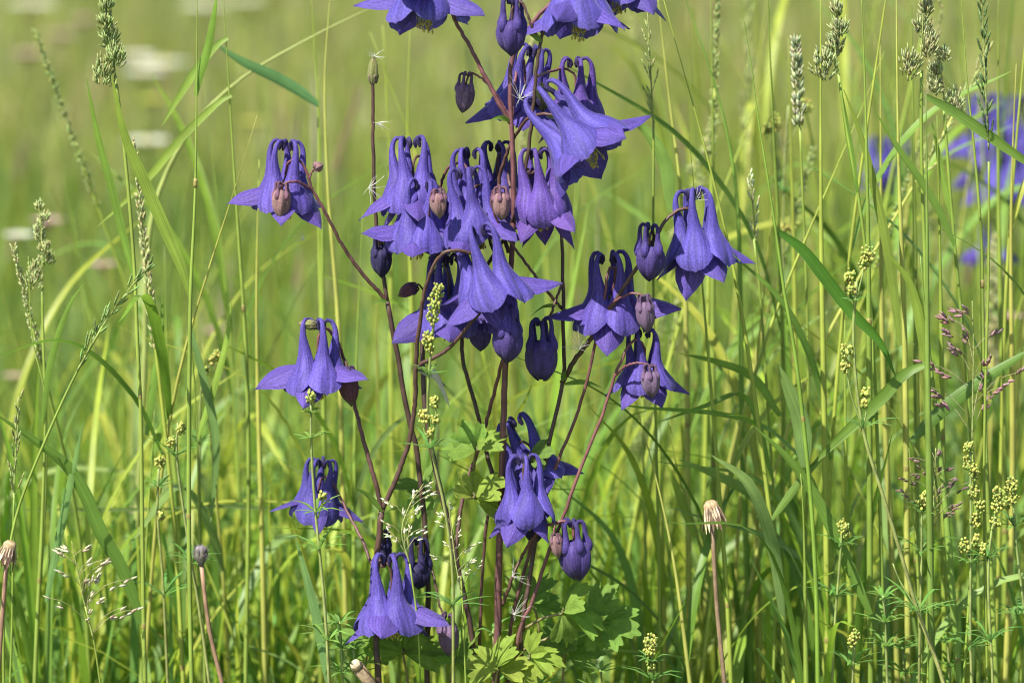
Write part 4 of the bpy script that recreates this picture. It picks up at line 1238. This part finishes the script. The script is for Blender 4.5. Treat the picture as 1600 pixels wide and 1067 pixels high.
# ------------------------------------------------------------------ bedstraw
def bedstraw(label, stem_px, d, whorls, clusters, r=(1.05, .65), col=(.26, .24, .08), branches=(), leafcol=(.10, .20, .045), group=None):
    """stem_px top first; whorls (px,py,len mm); clusters (px,py,size mm) of tiny yellow-green buds"""
    w_ = to_ground(pw(stem_px, d))[::-1]
    root = thing('bedstraw_plant', w_[0] * np.array([1, 1, 0]), label, 'bedstraw', group)
    mb = MB()
    tube(mb, crom(w_, 40), np.array(r) * MM, jit(col, .1), nseg=5, col2=jit((.22, .27, .08), .1))
    mb.build('stem', M_STEM, root, origin=w_[0])
    for br in branches:
        q = pw(br, d)
        m = MB()
        tube(m, crom(q, 10), np.array([.5, .35]) * MM, (.22, .28, .08), nseg=5)
        m.build('branch', M_STEM, root, origin=q[0])
    for (x, y, L) in whorls:
        o = P(x, y, d)
        m = MB()
        nl = 9
        for k in range(nl):
            a = k / nl * 2 * PI + NR.rand() * .4
            q = np.array([math.cos(a), math.sin(a), 0])
            l = L * 1.1 * MM * (.75 + .5 * NR.rand())
            up = .2 + .6 * NR.rand()
            pts = crom([o, o + q * l * .5 + np.array([0, 0, l * up * .6]), o + q * l + np.array([0, 0, l * up * (.4 + .5 * NR.rand())])], 6)
            ribbon(m, pts, np.array([.7, 1.9, 1.8, .3]) * MM, (-q[1], q[0], 0), jit(np.array(leafcol) * 1.3, .2), fold=-.3)
        m.build('leaf_whorl', M_LEAF, root, origin=o)
    for (x, y, S_) in clusters:
        o = P(x, y, d)
        S_ = S_ * 1.18
        m = MB()
        for k in range(int(34 * max(.5, S_ / 4))):
            q = rdir() * NR.rand() ** .5 * S_ * MM * .55
            q[2] *= 1.35
            tube(m, [o + q * .2 - np.array([0, 0, S_ * MM * .3]), o + q], np.array([.16, .14]) * MM, (.26, .31, .08), nseg=3, cap=False)
            bead(m, o + q, (.55 + .35 * NR.rand()) * MM, [(.44, .46, .10), (.38, .43, .10), (.50, .47, .13), (.30, .38, .09)][NR.randint(4)])
        m.build('flower_cluster', M_HEAD, root, origin=o)
    return root


def bead(m, o, r, c):
    v = []; f = []
    n = 5
    for i, (z, k) in enumerate(((-1, .3), (-.4, .95), (.45, .9), (1, .35))):
        for j in range(n):
            a = 2 * PI * j / n + i * .3
            v.append(o + r * np.array([k * math.cos(a), k * math.sin(a), z]))
    for i in range(3):
        for j in range(n):
            f.append((i * n + j, i * n + (j + 1) % n, (i + 1) * n + (j + 1) % n, (i + 1) * n + j))
    f.append(tuple(range(n))[::-1]); f.append(tuple(15 + j for j in range(n)))
    m.add(v, f, jit(c, .2))


bedstraw('bedstraw with yellow bud clusters standing against the columbine flowers', [(684, 450), (678, 500), (672, 560), (668, 640), (676, 710), (694, 790), (706, 880), (708, 980), (708, 1067)], -34,
         [(668, 585, 8), (672, 700, 15), (706, 945, 17)], [(684, 455, 5), (679, 474, 5.5), (677, 494, 5), (668, 528, 4.5), (672, 543, 4), (680, 628, 4.2), (662, 652, 4.5), (680, 655, 3.6), (672, 676, 3.5)],
         col=(.22, .22, .06), branches=[[(672, 700), (680, 660), (681, 630)], [(670, 690), (662, 670), (661, 652)]])
bedstraw('bedstraw with a bud-tipped whorled top under a violet flower', [(486, 622), (486, 690), (492, 790), (500, 870), (508, 960), (514, 1067)], -22, [(486, 645, 5), (486, 685, 8), (494, 800, 13), (498, 858, 15), (512, 1000, 12)], [(486, 620, 4.5), (504, 775, 3)],
         branches=[[(496, 810), (502, 790), (504, 775)]], leafcol=(.14, .24, .05))
bedstraw('tall leaning bedstraw with a tan stem and paired bud clusters', [(1338, 440), (1333, 530), (1348, 671), (1380, 776), (1408, 867), (1433, 952), (1474, 1067)], -20, [(1348, 668, 14), (1433, 955, 17), (1333, 470, 7)],
         [(1356, 400, 6), (1350, 412, 4), (1328, 432, 4.5), (1330, 452, 4), (1323, 548, 5), (1321, 572, 4), (1353, 615, 4), (1350, 632, 3)],
         r=(1.4, .8), branches=[[(1336, 480), (1345, 440), (1356, 402)], [(1348, 668), (1328, 610), (1322, 552)], [(1348, 668), (1354, 640), (1353, 616)], [(1433, 952), (1405, 905), (1395, 880)]], col=(.30, .23, .09))
bedstraw('bedstraw with a long tiered spray of yellow-green bud clusters', [(1516, 690), (1517, 800), (1516, 983), (1518, 1067)], -12, [(1517, 880, 10), (1516, 1010, 15)],
         [(1514, 700, 4.5), (1513, 722, 4.5), (1523, 738, 4.5), (1521, 768, 5), (1530, 790, 4.5), (1524, 812, 4.5), (1507, 852, 4.5), (1525, 845, 4)], branches=[[(1517, 830), (1526, 800), (1530, 790)], [(1517, 880), (1509, 860), (1507, 852)]])
bedstraw('bedstraw with stout knobbly bud clusters beside a tiered bedstraw', [(1559, 785), (1548, 840), (1544, 900), (1551, 1067)], -16, [(1544, 872, 12), (1548, 1000, 15)], [(1560, 772, 5), (1559, 790, 5), (1555, 818, 4), (1538, 858, 4)],
         branches=[[(1544, 880), (1540, 868), (1538, 858)]])
bedstraw('bedstraw leaning across thick grass stems with two small clusters', [(1582, 765), (1588, 850), (1600, 950), (1612, 1067)], -8, [(1585, 822, 12), (1592, 960, 17)], [(1580, 758, 5), (1584, 775, 4), (1575, 785, 3.5)])
bedstraw('short leafy bedstraw with a pale rounded tip near a purplish panicle', [(1440, 790), (1440, 860), (1438, 950), (1436, 1067)], 0, [(1440, 862, 15), (1442, 800, 10), (1438, 960, 15)], [(1442, 786, 5), (1446, 776, 3.5)])
bedstraw('small bedstraw with a single club-shaped bud head', [(1017, 1000), (1019, 1030), (1020, 1067)], -20, [(1018, 1035, 8), (1020, 1062, 12)], [(1017, 1003, 6), (1016, 1015, 5.5), (1019, 1040, 4.5)])
bedstraw('bedstraw sprout with one bud cluster low among broad blades', [(1316, 820), (1312, 880), (1304, 980), (1300, 1067)], 12, [(1316, 852, 10), (1306, 930, 14)], [(1317, 822, 4.5), (1320, 832, 3.5)])
bedstraw('bedstraw sprout holding a pale cluster over whorled leaves', [(1336, 990), (1334, 1030), (1332, 1067)], -10, [(1330, 1040, 13)], [(1336, 995, 4.5), (1330, 1004, 3.5)])
bedstraw('slender bedstraw with side branches among grass stems', [(248, 730), (246, 800), (254, 900), (262, 1067)], 40, [(247, 760, 9), (256, 930, 14)], [(250, 722, 4), (252, 805, 3.5)])
bedstraw('leafy bedstraw behind a grey fluffy seed head', [(278, 660), (276, 710), (292, 832), (312, 957), (327, 1067)], 25, [(273, 712, 11), (300, 880, 14)], [(283, 668, 4), (268, 690, 4)])
bedstraw('bedstraw with a drooping loose tip among blurred stems', [(335, 560), (318, 590), (312, 700), (318, 1067)], 95, [(312, 690, 12)], [(340, 557, 4.5), (330, 565, 3.5), (322, 578, 3.5)])
bedstraw('yellow bedstraw far behind the leaning grass stem', [(1232, 165), (1226, 260), (1222, 500), (1225, 1067)], 200, [(1226, 300, 12)], [(1212, 190, 6), (1258, 168, 6), (1200, 204, 5), (1240, 352, 6), (1225, 358, 5)], branches=[[(1228, 240), (1215, 205), (1212, 192)], [(1228, 230), (1250, 190), (1258, 170)], [(1224, 400), (1232, 365), (1240, 354)]])
for k, (x, y) in enumerate([(530, 970), (552, 1010), (838, 1030), (938, 1045), (770, 985), (1380, 930), (1410, 1010), (1480, 1000)]):
    bedstraw('leafy green bedstraw shoot without flowers near the ground', [(x, y), (x + 3, y + 40), (x + 5, y + 100)], -15 + 6 * k, [(x, y + 4, 10), (x + 3, y + 42, 13), (x + 4, y + 80, 14)], [], group='flowerless bedstraw shoots', leafcol=(.13, .24, .05))


# ------------------------------------------------------------------ dead flower heads
def dead_head(label, px, py, d, stem_px, kind='dandelion', size=1.35, tilt=(-.25, 0, 1), scol=(.25, .155, .095)):
    w_ = to_ground(pw(stem_px, d))[::-1]
    root = thing('dead_flower_head', w_[0] * np.array([1, 1, 0]), label, 'dead flower')
    mb = MB()
    tube(mb, crom(w_, 24), np.array([1.4, 1.1]) * MM, jit(scol, .1), nseg=7)
    mb.build('stem', M_STEM, root, origin=w_[0])
    o = P(px, py, d)
    up = np.array([tilt[0], 0, tilt[2]], float); up /= np.linalg.norm(up)
    m = MB()
    s = MM * size
    tube(m, [o - up * 5 * s, o - up * 2 * s, o + up * 1.5 * s, o + up * 4 * s, o + up * 5 * s], np.array([1.3, 2.2, 2.9, 2.6, 1.6]) * s, (.42, .30, .17) if kind != 'fluffy' else (.22, .19, .20), nseg=10)
    hd = m.build('head', M_DRY, root, origin=o)
    nb = 22
    for k in range(nb):
        a = 2 * PI * k / nb + NR.rand() * .3
        x = np.cross(up, [0, 1, 0]); x /= np.linalg.norm(x)
        y = np.cross(up, x)
        q = x * math.cos(a) + y * math.sin(a)
        m = MB()
        if kind == 'fluffy':
            pts = crom([o - up * 3 * s + q * 2 * s, o + q * 3.4 * s, o + up * 4 * s + q * 3.2 * s], 6)
            ribbon(m, pts, np.array([1.4, 1.6, 1.0, .3]) * s, np.cross(up, q), jit((.20, .18, .15), .2), fold=.2)
        else:
            out = (.9 + NR.rand() * 1.1)
            pts = crom([o + up * 3 * s + q * 2.4 * s, o - up * .5 * s + q * 3.5 * s, o - up * (3.5 + 3 * NR.rand()) * s + q * 3.2 * out * s], 7)
            ribbon(m, pts, np.array([1.3, 1.5, 1.2, .3]) * s, np.cross(up, q), jit((.55, .45, .30) if k % 2 else (.14, .09, .06), .2), fold=.3)
        m.build('bract', M_DRY, hd, origin=o)
    if kind == 'fluffy':
        m = MB()
        for k in range(160):
            q = rdir()
            tube(m, [o + q * 2 * s, o + q * (4.2 + NR.rand()) * s + up * 1.5 * s], np.array([.12, .06]) * MM, (.42, .36, .42), nseg=3, cap=False)
        m.build('fluff', M_FLUFF, hd, origin=o)
    return root


dead_head('withered cream and brown flower head on a bare reddish stalk', 1114, 803, -10, [(1113, 815), (1116, 880), (1121, 957), (1132, 1067)])
dead_head('ragged brown dead flower head beside a thin green spike', 12, 864, -5, [(10, 878), (4, 960), (-4, 1067)], size=1.25, tilt=(.3, 0, 1))
dead_head('grey fluffy seed head on a brown stalk', 314, 868, 0, [(315, 885), (327, 983), (347, 1067)], kind='fluffy', size=1.0, tilt=(0, 0, 1))

# dry cut stalk at the foot of the columbine
r_ = thing('dry_stalk', P(590, 1067, -20) * np.array([1, 1, 0]) + np.array([.01, 0, 0]), 'dry brown cut stalk with a pale round end below a violet flower', 'stalk')
w_ = to_ground(pw([(556, 1038), (572, 1056), (585, 1085)], -25))[::-1]
mb = MB()
tube(mb, crom(w_, 20), np.array([2.0, 2.2, 2.4, 3.2]) * MM, (.24, .18, .11), nseg=9)
for k in range(16):
    i = NR.rand() * .5
    o = w_[-1] * (1 - i) + w_[-2] * i + rdir() * .0018
    e = o + rdir() * .003 + (w_[-2] - w_[-1]) / np.linalg.norm(w_[-2] - w_[-1]) * (.006 + .006 * NR.rand())
    ribbon(mb, crom([o, (o + e) / 2 + rdir() * .001, e], 5), np.array([.8, 1.3, .9, .2]) * MM, rdir(), jit((.36, .29, .20) if k % 3 else (.13, .09, .06), .2))
mb.build('stalk', M_DRY, r_)
mb = MB()
e = P(556, 1038, -26)
tube(mb, [e + np.array([.0006, 0, -.0008]), e + np.array([-.0008, -.0012, .0012])], np.array([3.0, 2.4]) * MM, (.55, .42, .28), nseg=12)
mb.build('cut_end', M_DRY, r_)


# ------------------------------------------------------------------ seed tufts caught on the stems
def tuft(px, py, d, R_, label, n=16):
    o = P(px, py, d)
    mb = MB()
    bias = rdir() * .7
    for k in range(n):
        q = rdir() + bias
        q[1] *= .5
        l = R_ * MM * (.5 + .6 * NR.rand())
        tube(mb, crom([o, o + q * l * .5 + rdir() * l * .06, o + q * l + rdir() * l * .15], 5), np.array([.10, .05]) * MM, (.80, .80, .74), nseg=3, cap=False)
    ob = mb.build('seed_tuft', M_FLUFF, None, origin=o)
    ob['label'] = label
    ob['category'] = 'seed tuft'


tuft(576, 293, 13, 9, 'white hairy seed tuft stuck on a straight brown stem beside a violet flower')
tuft(590, 192, 13, 5, 'small white seed tuft near the middle of the bare upright stem')
tuft(812, 155, -6, 10, 'large wispy seed tuft caught between two dark stems')
tuft(905, 545, -6, 9, 'loose white seed hairs hanging at a stem fork')
tuft(585, 88, 15, 6, 'pale seed hairs on the tip of a green capsule', 10)
tuft(475, 375, 2, 6, 'thin curled seed hairs dangling under a pointed violet petal', 8)
tuft(800, 900, -8, 10, 'white seed hairs caught low between columbine stems')
tuft(803, 960, -14, 8, 'feathery white seed hairs above green columbine leaves')
tuft(1087, 312, -4, 5, 'tiny seed hairs on top of the curved violet spurs', 8)


# ------------------------------------------------------------------ pale blossoms far out in the meadow
def far_flower(px, py, d, R_, col, eye, name, label, group, hz=.27):
    v = P(px, py, 0) - CAM
    if d > 1000:                      # its distance follows from its height above the turf
        o = CAM + v * ((hz - CAM[2]) / v[2])
    else:
        o = P(px, py, d)
    root = thing(name, (o[0], o[1], 0), label, 'wildflower', group)
    mb = MB()
    tube(mb, crom([(o[0], o[1], -.01), (o[0] + .01, o[1], o[2] * .5), o], 12), np.array([1.6, 1.2]) * MM, (.15, .22, .05), nseg=5)
    mb.build('stem', M_CULM, root, origin=(o[0], o[1], 0))
    m = MB()
    for k in range(9):
        bead(m, o + rdir() * R_ * .18, R_ * .2, eye)
    h = m.build('flower_head', M_HEAD, root, origin=o)
    for k in range(14):
        a = 2 * PI * k / 14
        q = np.array([math.cos(a), math.sin(a), .25])
        mm_ = MB()
        ribbon(mm_, crom([o, o + q * R_ * .6 + np.array([0, 0, R_ * .12]), o + q * R_], 6), np.array([.2, .42, .40, .2]) * R_, (-q[1], q[0], 0), jit(col, .06), fold=.15)
        mm_.build('petal', M_FLUFF, h, origin=o)


for (x, y, d, R_) in [(255, 108, 3600, .030), (230, 228, 2800, .022), (225, 120, 4000, .026), (48, 15, 4600, .034), (320, 18, 4400, .034), (215, 95, 4300, .024), (30, 372, 1700, .012), (385, 8, 4300, .026)]:
    far_flower(x, y, d, R_, (.72, .72, .62), (.5, .45, .15), 'white_flower', 'white daisy-like blossom far out in the blurred meadow', 'white blossoms in the far meadow')
for (x, y, d, R_) in [(160, 418, 1300, .011), (45, 90, 3000, .022), (95, 60, 3300, .022), (130, 35, 3600, .02), (1570, 500, 500, .012), (215, 800, 330, .006), (330, 520, 900, .009), (75, 350, 1900, .014), (20, 590, 800, .008)]:
    far_flower(x, y, d, R_, (.52, .36, .31), (.42, .28, .22), 'pink_flower', 'faded pinkish blossom in the blurred meadow', 'pinkish blossoms in the meadow')
for k in range(9):
    d = 900 + 3500 * NR.rand()
    far_flower(100 + 1400 * NR.rand(), 130 + 330 * NR.rand() * (600 / d + .25), d, .006 + .006 * NR.rand() + d * 1.5e-6, (.50, .50, .10), (.5, .45, .1), 'yellow_flower', 'small yellow blossom in the blurred meadow', 'yellow blossoms in the meadow')
